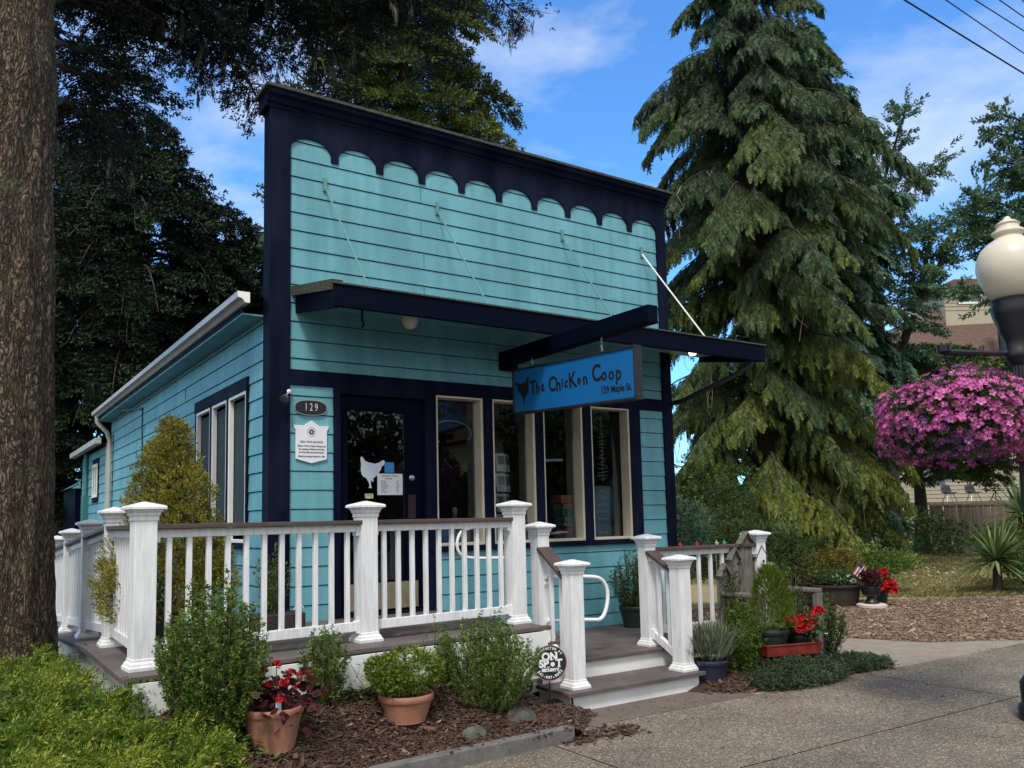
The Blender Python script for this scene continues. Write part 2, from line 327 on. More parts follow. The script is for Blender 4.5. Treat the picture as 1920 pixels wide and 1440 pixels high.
# bark of the near trunk
M_bark=bpy.data.materials.new('spruce bark'); M_bark.use_nodes=True
def _bark(m):
    n=m.node_tree.nodes; l=m.node_tree.links; b=n['Principled BSDF']; b.inputs['Roughness'].default_value=.95; b.inputs['Specular IOR Level'].default_value=.15
    t=n.new('ShaderNodeTexCoord'); mp=n.new('ShaderNodeMapping'); mp.inputs['Scale'].default_value=(1,1,.26); l.new(t.outputs['Object'],mp.inputs[0])
    nz=n.new('ShaderNodeTexNoise'); nz.inputs['Scale'].default_value=9; nz.inputs['Detail'].default_value=6; l.new(mp.outputs[0],nz.inputs[0])
    vm=n.new('ShaderNodeMixRGB'); vm.blend_type='ADD'; vm.inputs[0].default_value=.45; l.new(mp.outputs[0],vm.inputs[1]); l.new(nz.outputs['Color'],vm.inputs[2])
    v=n.new('ShaderNodeTexVoronoi'); v.feature='DISTANCE_TO_EDGE'; v.inputs['Scale'].default_value=19; l.new(vm.outputs[0],v.inputs['Vector'])
    v2=n.new('ShaderNodeTexVoronoi'); v2.inputs['Scale'].default_value=22; l.new(vm.outputs[0],v2.inputs['Vector'])
    n2=n.new('ShaderNodeTexNoise'); n2.inputs['Scale'].default_value=45; n2.inputs['Detail'].default_value=6; l.new(mp.outputs[0],n2.inputs[0])
    r=n.new('ShaderNodeValToRGB'); e=r.color_ramp.elements; e[0].position=.0; e[0].color=(.048,.038,.030,1); e[1].position=.30; e[1].color=(.34,.265,.195,1)
    l.new(v.outputs['Distance'],r.inputs[0])
    r2=n.new('ShaderNodeValToRGB'); r2.color_ramp.elements[0].color=(.5,.5,.5,1); r2.color_ramp.elements[1].color=(1.35,1.3,1.2,1); r2.color_ramp.elements[0].position=.35; r2.color_ramp.elements[1].position=.7; l.new(n2.outputs[0],r2.inputs[0])
    mu=n.new('ShaderNodeMixRGB'); mu.blend_type='MULTIPLY'; mu.inputs[0].default_value=1; l.new(r.outputs[0],mu.inputs[1]); l.new(r2.outputs[0],mu.inputs[2])
    n3=n.new('ShaderNodeTexNoise'); n3.inputs['Scale'].default_value=3.2; n3.inputs['Detail'].default_value=6; l.new(t.outputs['Object'],n3.inputs[0])
    r3=n.new('ShaderNodeValToRGB'); r3.color_ramp.elements[0].position=.55; r3.color_ramp.elements[0].color=(0,0,0,1); r3.color_ramp.elements[1].position=.72; r3.color_ramp.elements[1].color=(.55,.55,.55,1); l.new(n3.outputs[0],r3.inputs[0])
    ms=n.new('ShaderNodeMixRGB'); l.new(r3.outputs[0],ms.inputs[0]); l.new(mu.outputs[0],ms.inputs[1]); ms.inputs[2].default_value=(.17,.19,.10,1); l.new(ms.outputs[0],b.inputs['Base Color'])
    h=n.new('ShaderNodeMath'); h.operation='MULTIPLY_ADD'; l.new(v.outputs['Distance'],h.inputs[0]); h.inputs[1].default_value=3.2; l.new(n2.outputs[0],h.inputs[2])
    bp=n.new('ShaderNodeBump'); bp.inputs['Strength'].default_value=1; bp.inputs['Distance'].default_value=.035; l.new(h.outputs[0],bp.inputs['Height']); l.new(bp.outputs[0],b.inputs['Normal'])
_bark(M_bark)
# exposed aggregate pavement
def aggregate(name,stops,scale=90,bump=.6,patch=(.70,1.15)):
    m=bpy.data.materials.new(name); m.use_nodes=True; n=m.node_tree.nodes; l=m.node_tree.links; b=n['Principled BSDF']; b.inputs['Roughness'].default_value=.85; b.inputs['Specular IOR Level'].default_value=.3
    t=n.new('ShaderNodeTexCoord'); v=n.new('ShaderNodeTexVoronoi'); v.inputs['Scale'].default_value=scale; l.new(t.outputs['Object'],v.inputs['Vector'])
    r=n.new('ShaderNodeValToRGB'); e=r.color_ramp.elements
    while len(e)<len(stops): e.new(.5)
    for i,(p,c) in enumerate(stops): e[i].position=p; e[i].color=(*c,1)
    sp=n.new('ShaderNodeSeparateColor'); l.new(v.outputs['Color'],sp.inputs[0]); l.new(sp.outputs[0],r.inputs[0])
    z=n.new('ShaderNodeTexNoise'); z.inputs['Scale'].default_value=1.1; z.inputs['Detail'].default_value=8; z.inputs['Roughness'].default_value=.6; l.new(t.outputs['Object'],z.inputs[0])
    r2=n.new('ShaderNodeValToRGB'); r2.color_ramp.elements[0].color=(patch[0],)*3+(1,); r2.color_ramp.elements[1].color=(patch[1],patch[1],patch[1]*.96,1); r2.color_ramp.elements[0].position=.35; r2.color_ramp.elements[1].position=.68; l.new(z.outputs[0],r2.inputs[0])
    mu=n.new('ShaderNodeMixRGB'); mu.blend_type='MULTIPLY'; mu.inputs[0].default_value=1; l.new(r.outputs[0],mu.inputs[1]); l.new(r2.outputs[0],mu.inputs[2]); l.new(mu.outputs[0],b.inputs['Base Color'])
    bp=n.new('ShaderNodeBump'); bp.inputs['Strength'].default_value=bump; bp.inputs['Distance'].default_value=.006; bp.invert=True; l.new(v.outputs['Distance'],bp.inputs['Height']); l.new(bp.outputs[0],b.inputs['Normal'])
    return m
M_agg=aggregate('exposed aggregate concrete',[(0,(.10,.083,.062)),(.5,(.17,.142,.106)),(.85,(.25,.21,.16)),(1,(.42,.37,.30))],scale=95)
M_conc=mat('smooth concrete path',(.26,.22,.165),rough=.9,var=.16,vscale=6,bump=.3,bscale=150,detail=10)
M_concd=mat('dark smooth concrete',(.125,.10,.082),rough=.85,var=.16,vscale=5,bump=.3,bscale=150,detail=10)  # darker tone of the path concrete, used for the entry sheet
M_dirt=mat('bark mulch soil',(.060,.030,.020),rough=1,col2=(.022,.012,.009),vscale=60,bump=1,bscale=70)
M_chipbed=mat('wood chip bed',(.17,.115,.085),rough=1,col2=(.08,.05,.038),vscale=55,bump=1,bscale=60)
M_chip=leafmat('dark bark chips',[(0,(.022,.013,.009)),(.5,(.068,.040,.027)),(.85,(.14,.085,.058)),(1,(.34,.23,.15))],rough=.8,transl=0,noise=.1)
M_chip2=leafmat('pale wood chips',[(0,(.09,.055,.035)),(.5,(.23,.155,.10)),(.85,(.38,.27,.18)),(1,(.60,.48,.36))],rough=.8,transl=0,noise=.1)
def lawnmat():
    m=mat('lawn',(.10,.11,.03),rough=1); n=m.node_tree.nodes; l=m.node_tree.links; b=n['Principled BSDF']
    t=n.new('ShaderNodeTexCoord'); z=n.new('ShaderNodeTexNoise'); z.inputs['Scale'].default_value=.22; z.inputs['Detail'].default_value=9; l.new(t.outputs['Object'],z.inputs[0])
    r=n.new('ShaderNodeValToRGB'); e=r.color_ramp.elements; e[0].position=.36; e[0].color=(.11,.12,.028,1); e[1].position=.50; e[1].color=(.30,.235,.105,1); l.new(z.outputs[0],r.inputs[0])
    z2=n.new('ShaderNodeTexNoise'); z2.inputs['Scale'].default_value=14; z2.inputs['Detail'].default_value=8; l.new(t.outputs['Object'],z2.inputs[0])
    r2=n.new('ShaderNodeValToRGB'); r2.color_ramp.elements[0].color=(.6,.6,.6,1); r2.color_ramp.elements[1].color=(1.3,1.3,1.3,1); l.new(z2.outputs[0],r2.inputs[0])
    mu=n.new('ShaderNodeMixRGB'); mu.blend_type='MULTIPLY'; mu.inputs[0].default_value=1; l.new(r.outputs[0],mu.inputs[1]); l.new(r2.outputs[0],mu.inputs[2]); l.new(mu.outputs[0],b.inputs['Base Color']); return m
M_lawn=lawnmat()
M_far=mat('distant dirt and grass',(.09,.085,.045),rough=1,var=.3,vscale=.5)
# ================================================================= GROUND
def sheet(name,poly,z,m,kind='structure'):
    o=MB().add([(x,y,z) for x,y in poly],[tuple(range(len(poly)))]).build(name,m); o['kind']=kind; return o
sheet('ground',[(-400,-400),(400,-400),(400,400),(-400,400)],-.03,M_far)
sheet('lawn',[(5.6,2.0),(9.9,2.35),(14.3,-.4),(16,-2.45),(60,-6),(75,60),(5.6,60)],-.012,M_lawn)
sheet('wood_chip_yard',[(5.2,-2.42),(5.6,3.2),(9.9,2.45),(14.5,-.45),(16.5,-2.52)],-.004,M_chipbed)
# pavement slabs with real joints
def slabs():
    b=MB(); g=.012
    ys=[-2.56,-3.98,-5.9,-8.2,-11.5]; x0=-12.; 
    def jy(x,k): return ys[k]-.02*(x-3)
    xs=[-12,-9,-6,-3.2,-.9,.95,4.9,8.2,11.6,15,19,24]
    for k in range(4):
        for i in range(len(xs)-1):
            a,c=xs[i]+g/2,xs[i+1]-g/2
            b.add([(a,jy(a,k+1)+g/2,.004),(c,jy(c,k+1)+g/2,.004),(c,jy(c,k)-g/2,.004),(a,jy(a,k)-g/2,.004)],[(0,1,2,3)])
    o=b.build('sidewalk',M_agg); o['kind']='structure'
slabs()
sheet('sidewalk_bed',[(-12,-11.4),(24,-11.9),(24,-2.9),(-12,-2.3)],-.006,M_dirt)
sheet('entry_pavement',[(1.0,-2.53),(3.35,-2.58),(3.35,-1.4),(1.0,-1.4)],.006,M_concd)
sheet('concrete_path',[(3.1,-2.58),(8.6,-2.69),(7.25,-1.9),(6.9,-1.0),(6.3,-.4),(5.75,-1.0),(5.3,-2.1),(3.1,-2.25)],.001,M_conc)
sheet('road',[(-60,-30),(60,-30),(60,-12),(-60,-11)],-.02,mat('asphalt',(.05,.05,.052),rough=.9,var=.2,vscale=20))
# ================================================================= THE SHOP
ZK=lambda k:5.331-.18*k
shop=thing('shop_building','small teal clapboard shop with a navy scalloped false front','shop',(0,0,.0))
def siding(name,O,X,N,w,z0,z1,parent=shop,seams=(),m=None):
    """boards along X (unit) from O, facing N; joints every .18 m on the common grid"""
    O=Vector(O);X=Vector(X);N=Vector(N); b=MB(); k0=math.floor((5.331-z1)/.18)-1; k1=math.ceil((5.331-z0)/.18)+1
    for k in range(k0,k1):
        top=ZK(k)-.0; bot=ZK(k+1)+.009; a=max(bot,z0); c=min(top,z1)
        if c-a<.004: continue
        f=lambda z:.004+.010*(top-z)/.18
        vs=[]
        for (xx) in (0,w):
            p=O+X*xx
            vs+= [p+N*(-.02)+Vector((0,0,a)),p+N*f(a)+Vector((0,0,a)),p+N*f(c)+Vector((0,0,c)),p+N*(-.02)+Vector((0,0,c))]
        b.add(vs,[(0,1,2,3),(7,6,5,4),(1,5,6,2),(0,4,5,1),(3,2,6,7)] if X.cross(Vector((0,0,1))).dot(N)>0 else [(3,2,1,0),(4,5,6,7),(2,6,5,1),(1,5,4,0),(7,6,2,3)])
    return b.build(name,m or M_teal,parent)
# core walls behind the siding (dark gap shows in the board joints)
core=MB()
DZ=.34; WB=1.353; WT=2.93
for x0,x1,z0,z1 in [(-.12,.435,.2,5.7),(4.44,4.97,.2,5.7),(.435,4.44,WT+.06,5.7),(1.53,4.44,.2,WB-.03)]:
    core.box(x0,.022,z0,x1,.14,z1)
core.box(-.15,.5,.2,-.05,9.3,3.62); 
core.build('wall_core',mat('dark wall sheathing',(.015,.04,.045),rough=.9),shop)
siding('front_siding',(0,0,0),(1,0,0),(0,-1,0),.435,.45,WT+.02)
siding('front_siding',(4.44,0,0),(1,0,0),(0,-1,0),.40,.3,WT+.02)
siding('front_siding',(1.60,0,0),(1,0,0),(0,-1,0),2.84,.3,WB-.06)
siding('front_siding',(0,0,0),(1,0,0),(0,-1,0),4.84,ZK(12.6),ZK(-1.4))
# vertical butt seams
seam_m=mat('seam shade paint',(.10,.28,.30),rough=.6)
for x,k in [(1.42,1),(1.42,3),(1.45,5),(1.45,7),(3.8,2),(3.8,4),(3.8,6)]:
    MB().box(x,-.0165,ZK(k+1)+.012,x+.004,-.002,ZK(k)-.002).build('board_seam',seam_m,shop)
nb_=MB()
for k in range(13,28):
    for x in (.02,.40,1.62,4.38,4.46,4.80,2.3,3.0,3.7):
        if (x<.5 and k<26) or (x>4.43 and k<28) or k>=23: nb_.box(x,-.0165,ZK(k+1)+.020,x+.006,-.010,ZK(k+1)+.026)
for k in range(1,12):
    for x in (.04,.45,.86,1.27,1.68,2.09,2.5,2.91,3.32,3.73,4.14,4.55,4.79): nb_.box(x,-.0165,ZK(k+1)+.020,x+.006,-.010,ZK(k+1)+.026)
nb_.build('nail_head',mat('nail heads under paint',(.07,.20,.22),rough=.6),shop)['kind']='stuff'
for (y,k) in [(3.6,22),(4.9,14),(6.8,16),(5.6,20),(4.2,18),(7.6,19),(6.1,12),(3.4,11)]: MB().box(-.1915,y,ZK(k+1)+.012,-.178,y+.004,ZK(k)-.002).build('board_seam',seam_m,shop)
# side wall
sx=-.175
siding('side_siding',(sx,9.28,0),(0,-1,0),(-1,0,0),9.28-2.80,.5,3.60)
siding('side_siding',(sx,2.80,0),(0,-1,0),(-1,0,0),2.80-.66,3.09,3.60)
siding('side_siding',(sx,.66,0),(0,-1,0),(-1,0,0),.50,.5,3.60)
siding('side_siding',(sx,2.80,0),(0,-1,0),(-1,0,0),2.14,.5,1.36)
# corner boards and the navy frame of the front
MB().box(-.19,-.03,.3,0,.002,5.62).build('corner_board',M_navy,shop,bevel=.004); MB().box(-.205,-.032,.3,-.1885,.16,5.62).build('corner_board',M_navy,shop,bevel=.004)
MB().box(4.84,-.03,.2,5.0,.14,5.62).build('corner_board',M_navy,shop,bevel=.004)
MB().box(-.188,.004,3.5,4.99,.15,5.62).build('parapet_back',M_navyd,shop)
band=MB(); band.box(.001,-.026,ZK(13.42),4.839,.0,ZK(12.58)); band.build('lintel_board',M_navy,shop,bevel=.004)
# scalloped fascia
sc=[]; n_a=10; g=.078; aw=(4.84-g*9)/10; zn=ZK(.78); zt=ZK(-.28); zs=ZK(.45)
ztop=5.62
poly=[(0,ztop),(0,zn+.02)]
x=0
for i in range(n_a):
    if i: poly.append((x,zn))
    for j in range(0,13):
        a=math.pi*(1-j/12); poly.append((x+aw/2+aw/2*math.cos(a),zs+(zt-zs)*math.sin(a)))
    x+=aw
    if i<n_a-1: poly.append((x,zn)); x+=g
poly.append((4.84,zn+.02)); poly.append((4.84,ztop))
MB().prism(poly,(0,-.002,0),(1,0,0),(0,0,1),.026).build('scalloped_fascia',M_navy,shop)
MB().box(-.0,-.034,ZK(-1.55)-.006,4.84,-.027,ZK(-1.55)).build('fascia_groove',mat('groove shade',(.001,.003,.01),rough=.8),shop)
# crown cornice
cp=[(0.12,5.615),(-.04,5.615),(-.05,5.645),(-.07,5.655),(-.09,5.695),(-.125,5.72),(-.13,5.765),(.20,5.765),(.20,5.615)]
b=MB(); n=len(cp); b.add([(-.25,y,z) for y,z in cp]+[(5.02,y,z) for y,z in cp],[tuple(range(n)),tuple(range(n,2*n))[::-1]]+[(i,i+n,(i+1)%n+n,(i+1)%n) for i in range(n)]); b.build('cornice',M_navy,shop)
MB().box(-.28,-.155,5.767,5.05,.24,5.795).build('parapet_cap',M_roof,shop)
# roof
b=MB(); b.add([(-.42,.16,3.70),(2.42,.16,4.7),(5.2,.16,3.70),(-.42,9.45,3.70),(2.42,9.45,4.7),(5.2,9.45,3.70)],[(0,1,4,3),(1,2,5,4)])
b.add([(-.42,.16,3.66),(2.42,.16,4.66),(5.2,.16,3.66),(-.42,9.45,3.66),(2.42,9.45,4.66),(5.2,9.45,3.66)],[(3,4,1,0),(4,5,2,1)])
b.add([(-.15,9.28,3.6),(4.98,9.28,3.6),(2.42,9.28,4.65)],[(0,1,2)])
b.build('roof',M_roof,shop)
MB().box(-.40,.16,3.585,-.16,9.4,3.60).build('soffit',M_teal,shop)
MB().box(-.40,.16,3.60,-.385,9.4,3.70).build('eave_board',M_navyd,shop)
MB().box(4.86,.14,.2,4.96,9.28,3.7).build('right_wall',M_teal,shop)
# gutter (K profile)
gp=[(-.386,3.655),(-.43,3.655),(-.455,3.69),(-.495,3.70),(-.50,3.755),(-.493,3.755),(-.487,3.71),(-.45,3.70),(-.43,3.667),(-.394,3.667),(-.394,3.755),(-.386,3.755)]
b=MB(); n=len(gp); b.add([(x,-.02,z) for x,z in gp]+[(x,9.5,z) for x,z in gp],[tuple(range(n)),tuple(range(n,2*n))[::-1]]+[(i,(i+1)%n,(i+1)%n+n,i+n) for i in range(n)])
gu=b.build('gutter',M_gutter,shop); MB().prism([(-.386,3.655),(-.43,3.655),(-.455,3.69),(-.495,3.70),(-.50,3.755),(-.386,3.755)],(0,-.02,0),(1,0,0),(0,0,1),.008).build('gutter_end_cap',M_wtrim,gu)
ds=MB().tube([(-.44,9.2,3.66),(-.44,9.2,3.55),(-.26,9.22,3.36),(-.215,9.22,3.2),(-.215,9.22,.4)],.04,8); ds.build('downspout',M_gutter,shop,smooth=True)
MB().tube([(-.49,8.0,3.72),(-.3,7.4,3.55),(-.2,6.2,3.45),(-.20,6.2,3.1),(-.195,6.15,2.7),(-.195,6.15,2.0)],.011,5).build('service_cable',M_black,shop)
MB().tube([(-.19,9.0,3.3),(-.19,9.0,.8)],.009,5).build('service_cable',M_black,shop)
# side window : three tall sashes
sw=MB()
sw.box(-.212,.655,2.955,-.17,2.805,3.085); sw.box(-.205,2.75,1.42,-.17,2.80,2.955); sw.box(-.205,.655,1.42,-.17,.71,2.955); sw.box(-.215,.62,1.36,-.16,2.84,1.42)
for y in (1.385,2.07): sw.box(-.205,y-.035,1.42,-.17,y+.035,2.955)
fr=sw.build('side_window',M_navy,shop,bevel=.003)
for y0,y1 in ((.71,1.35),(1.42,2.035),(2.105,2.75)):
    f=MB()
    xo,xi=-.20,-.08
    f.box(xo,y0,1.42,xi,y0+.035,2.955); f.box(xo,y1-.035,1.42,xi,y1,2.955); f.box(xo,y0+.035,2.92,xi,y1-.035,2.955); f.box(xo,y0+.035,1.42,xi,y1-.035,1.455)
    f.box(-.15,y0+.035,1.455,-.10,y0+.075,2.92); f.box(-.15,y1-.075,1.455,-.10,y1-.035,2.92); f.box(-.15,y0+.075,2.88,-.10,y1-.075,2.92); f.box(-.15,y0+.075,1.455,-.10,y1-.075,1.50)
    s=f.build('window_sash',M_wtrim,fr,bevel=.004)
    MB().box(-.128,y0+.076,1.501,-.122,y1-.076,2.879).build('window_pane',M_glass,fr)
M_curt=mat('pale window curtain',(.75,.75,.72),rough=.9)
for y0,y1 in ((.98,1.30),(1.48,1.98),(2.14,2.72)):
    b=MB(); n=14
    b.add([(-.095+.014*(k%2),y0+(y1-y0)*k/n,z) for k in range(n+1) for z in (1.46,2.91)],[(2*k,2*k+2,2*k+3,2*k+1) for k in range(n)]); b.build('curtain',M_curt,fr)
# front windows
xs=[(1.568,2.15),(2.27,2.84),(2.955,3.53),(3.655,4.265)]
mull=MB()
edges=[1.53]+[v for p in xs for v in p]+[4.44]
for i in range(0,len(edges),2): mull.box(edges[i],-.028,WB-.02,edges[i+1],.03,WT-.0)
mull.build('mullion',M_navy,shop,bevel=.003)
MB().box(1.49,-.05,WB-.075,4.46,.03,WB-.02).build('window_apron',M_navy,shop,bevel=.004)
for i,(a,c) in enumerate(xs):
    f=MB(); f.box(a,-.02,WB-.018,a+.022,.17,WT-.002); f.box(c-.03,-.02,WB-.018,c,.17,WT-.002); f.box(a+.022,-.02,WT-.035,c-.03,.17,WT-.002); f.box(a+.022,-.035,WB-.018,c-.03,.17,WB+.012)
    w=f.build('front_window',M_cream,shop,bevel=.003)
    MB().box(a+.0225,.125,WB+.0125,c-.0305,.131,WT-.0355).build('window_pane',M_glass,w)
# door
DT=2.86
dj=MB(); dj.box(.435,-.03,.69,.505,.12,WT+.0); dj.box(1.44,-.03,.69,1.53,.12,WT); dj.box(.505,-.03,DT,1.44,.12,WT); dj.box(.505,-.02,.69,1.44,.14,.715)
dj.build('door_frame',M_navy,shop,bevel=.003)
dr=MB(); dr.box(.508,.03,.72,.60,.075,DT-.005); dr.box(1.225,.03,.72,1.437,.075,DT-.005); dr.box(.60,.03,2.71,1.225,.075,DT-.005); dr.box(.60,.03,.72,1.225,.075,1.02)
door=dr.build('shop_door',M_navyd,shop,bevel=.003)
MB().box(.601,.05,1.021,1.224,.056,2.709).build('door_pane',M_glass,door)
MB().box(.56,.024,.74,1.36,.029,1.0).build('kick_plate',mat('tan kick plate',(.20,.17,.11),rough=.5,var=.2),door)
MB().lathe([(.028,0),(.03,.008),(.02,.014),(.02,.03),(.008,.034)],(1.30,.03,2.045),16,axis=(0,-1,0)).build('deadbolt',M_metal,door,smooth=True)
MB().box(1.255,.022,1.63,1.34,.029,1.87).build('push_plate',mat('bronze plate',(.05,.03,.03),rough=.35,metal=.6),door)
# interior
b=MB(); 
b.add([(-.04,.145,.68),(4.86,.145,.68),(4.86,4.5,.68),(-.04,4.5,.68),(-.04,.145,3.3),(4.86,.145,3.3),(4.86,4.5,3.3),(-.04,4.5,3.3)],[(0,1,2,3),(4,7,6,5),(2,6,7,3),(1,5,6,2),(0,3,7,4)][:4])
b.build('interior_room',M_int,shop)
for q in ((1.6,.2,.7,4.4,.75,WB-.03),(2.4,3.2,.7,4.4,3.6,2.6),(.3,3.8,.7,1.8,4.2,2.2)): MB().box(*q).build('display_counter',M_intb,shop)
# canopy
CY=-1.0
b=MB()
b.add([(.09,0,3.68),(5.56,0,3.68),(5.56,CY,3.60),(.09,CY,3.60),(.09,0,3.84),(5.56,0,3.84),(5.56,CY,3.63),(.09,CY,3.63)],[(0,1,2,3)[::-1],(4,5,6,7)[::-1],(0,3,7,4)[::-1],(1,2,6,5)])
can=b.build('canopy',M_teal,shop)
b=MB(); b.box(.03,CY-.045,3.45,5.60,CY,3.655); b.build('canopy_fascia',M_navyd,can,bevel=.005)
b=MB(); b.bar((.075,-.002,3.70),(.075,CY,3.53),.04,.16); b.build('canopy_side_fascia',M_navyd,can)
b=MB(); b.bar((.065,-.0,3.83),(.065,CY-.03,3.64),.10,.09); b.build('canopy_drip_edge',M_mossy,can)
b=MB(); b.bar((5.58,0,3.70),(5.58,CY,3.53),.04,.16); b.build('canopy_side_fascia',M_navyd,can)
b=MB(); b.add([(.02,.0,3.86),(5.62,0,3.86),(5.62,CY-.06,3.66),(.02,CY-.06,3.66),(.02,.0,3.845),(5.62,0,3.845),(5.62,CY-.06,3.645),(.02,CY-.06,3.645)],[(0,3,2,1),(4,5,6,7),(3,7,6,2),(0,4,7,3),(1,2,6,5)]); b.build('canopy_roofing',M_roof,can)
for k,(x,xe) in enumerate([(.35,.40),(1.62,1.66),(3.31,3.31),(4.58,4.68)]):
    b=MB(); b.tube([(x,-.03,4.92),(xe,-.93,3.69)],.0095,6); r=b.build('tie_rod',M_rod if k<3 else M_wtrim,can,smooth=True)
    MB().box(x-.018,-.03,4.88,x+.018,-.012,5.02).build('rod_bracket',M_rod,r)
b=MB(); b.tube([(5.02,-.0,3.03),(5.05,-.18,3.05),(5.32,-.80,3.30),(5.44,-.97,3.42),(5.45,-.99,3.56)],.033,8); b.build('canopy_strut',M_black,can,smooth=True)
gl=MB(); gl.lathe([(.05,.02),(.055,0),(.075,-.02),(.08,-.06),(.065,-.11),(.035,-.14)],(1.03,-.5,3.61),20); gl.build('porch_light',mat('frosted glass shade',(.72,.66,.58),rough=.3),can,smooth=True)
MB().tube([(.55,-.45,3.62),(.55,-.45,3.50),(.57,-.45,3.47),(.55,-.45,3.44)],.012,6).build('ceiling_hook',M_black,can)
l2=MB().lathe([(.03,.04),(.04,0)],(4.79,-.62,3.58),16).build('lamp_can',M_black,can)
MB().lathe([(.045,.0),(.05,-.02),(.04,-.045),(.02,-.055)],(4.79,-.62,3.58),16).build('lit_lamp',M_lit,can,smooth=True)
# beam carrying the sign
b=MB(); b.bar((2.42,-.10,3.36),(2.42,-2.43,3.36),.12,.16); b.box(2.36,-.12,3.24,2.56,-.03,3.44); b.build('sign_beam',M_navyd,shop,bevel=.006)
# rear annex
ann=shop
siding('annex_siding',(-.22,12.9,0),(0,-1,0),(-1,0,0),12.9-9.45,.3,3.15)
MB().box(-.20,9.40,.3,2.5,12.9,3.15).build('annex_wall',M_teal,shop)
MB().box(-.245,9.34,.3,-.15,9.48,3.2).build('annex_corner_board',M_gutter,shop)
MB().box(-.245,12.85,.3,-.15,12.98,3.2).build('annex_corner_board',M_navy,shop)
b=MB(); b.bar((-.40,9.3,3.22),(-.40,13.2,3.22),.10,.10); b.build('annex_gutter',M_gutter,shop)
b=MB(); b.add([(-.42,9.35,3.27),(-.42,13.2,3.27),(3,13.2,4.0),(3,9.35,4.0)],[(0,3,2,1)]); b.add([(-.42,9.35,3.17),(-.42,13.2,3.17),(3,13.2,3.9),(3,9.35,3.9)],[(0,1,2,3)]); b.build('annex_roof',M_roof,shop)
b=MB(); b.box(-.245,10.35,2.12,-.20,11.15,2.98); aw_=b.build('annex_window',M_navyd,shop)
b=MB(); b.box(-.262,10.44,2.22,-.246,10.50,2.88); b.box(-.262,11.0,2.22,-.246,11.06,2.88); b.box(-.262,10.72,2.28,-.246,10.76,2.82);b.box(-.262,10.50,2.82,-.246,11.0,2.88);b.box(-.262,10.50,2.22,-.246,11.0,2.28); b.build('window_sash',M_wtrim,aw_)
MB().box(-.249,10.5,2.28,-.247,11.0,2.82).build('window_pane',M_glassdark,aw_)
b=MB(); b.box(-.33,11.75,1.6,-.225,12.1,2.3); b.tube([(-.27,11.9,2.3),(-.27,11.9,3.2)],.045,8); b.build('meter_box',mat('green painted meter box',(.03,.16,.14),rough=.5),shop)
MB().box(-.34,13.0,.2,1.5,15.2,2.5).build('rear_shed_wall',M_navyd,shop)
b=MB(); b.add([(-.42,12.95,2.52),(-.42,15.3,2.52),(.6,15.3,3.15),(.6,12.95,3.15)],[(0,3,2,1),(0,1,2,3)]); b.prism([(-.42,2.5),(.6,3.12),(1.6,2.5)],(0,12.98,0),(1,0,0),(0,0,1),.05); b.build('rear_shed_roof',M_teal,shop)
# ================================================================= DECK
deck=thing('porch_deck','brown board deck and ramp with white fascia wrapping the shop front','deck',(0,0,0))
def slab(b,poly,z0,z1): return b.prism([(x,y) for x,y in poly],(0,0,z0),(1,0,0),(0,1,0),z1-z0)
F0=[(-1.72,-2.07),(1.62,-1.83)]
# upper deck boards run parallel to the front edge
b=MB()
nb=14
for i in range(nb):
    t0=i/nb; t1=(i+1)/nb-.003
    y=lambda x,t:(1-t)*(-2.05+.0725*(x+1.7))+t*(-.04)
    slab(b,[(-1.70,y(-1.7,t0)),(1.60,y(1.6,t0)),(1.60,y(1.6,t1)),(-1.70,y(-1.7,t1))],.665,.69)
b.build('deck_board',M_deck,deck,bevel=.002)
b=MB(); b.bar((-1.74,-2.075,.675),(1.64,-1.835,.675),.06,.034); b.build('deck_nosing',M_deck,deck,bevel=.004)
b=MB(); b.prism([(-1.69,.36),(1.58,.28),(1.58,.655),(-1.69,.655)],(0,-2.03,0),(1,.0725,0),(0,0,1),-.025); b.build('front_fascia',M_fascia,deck)
MB().prism([(-1.82,.36),(-.45,.36),(-.45,.655),(-1.82,.655)],(0,0,0),(0,1,0),(0,0,1),.025)
b=MB(); b.box(1.575,-1.81,.2,1.60,-.02,.655); b.build('side_fascia',M_fascia,deck)
b=MB(); b.prism([(-2.04,.36),(-.45,.40),(-.45,.655),(-2.04,.655)],(-1.69,0,0),(0,1,0),(0,0,1),.025); b.build('left_fascia',M_fascia,deck)
# ramp along the side
def rz(y): return .69 if y<-.45 else .69-.0575*(y+.45)
b=MB(); L=12.5
for i in range(90):
    y0=-.45+i*.139; y1=y0+.135
    b.add([(-1.70,y0,rz(y0)),(-.2,y0,rz(y0)),(-.2,y1,rz(y1)),(-1.70,y1,rz(y1)),(-1.70,y0,rz(y0)-.025),(-.2,y0,rz(y0)-.025),(-.2,y1,rz(y1)-.025),(-1.70,y1,rz(y1)-.025)],[(0,1,2,3),(7,6,5,4),(0,4,5,1),(1,5,6,2),(2,6,7,3),(3,7,4,0)])
b.build('ramp_board',M_deck,deck)
b=MB(); b.bar((-1.725,-2.07,.675),(-1.725,-.45,.675),.05,.034); b.bar((-1.725,-.45,.675),(-1.725,L-.45,rz(L-.45)-.015),.05,.034); b.build('ramp_nosing',M_deck,deck)
b=MB(); b.prism([(-.45,.0),(8.5,-.0),(8.5,rz(8.5)-.035),(-.45,.655)],(-1.69,0,0),(0,1,0),(0,0,1),.03); b.build('ramp_fascia',M_fascia,deck)
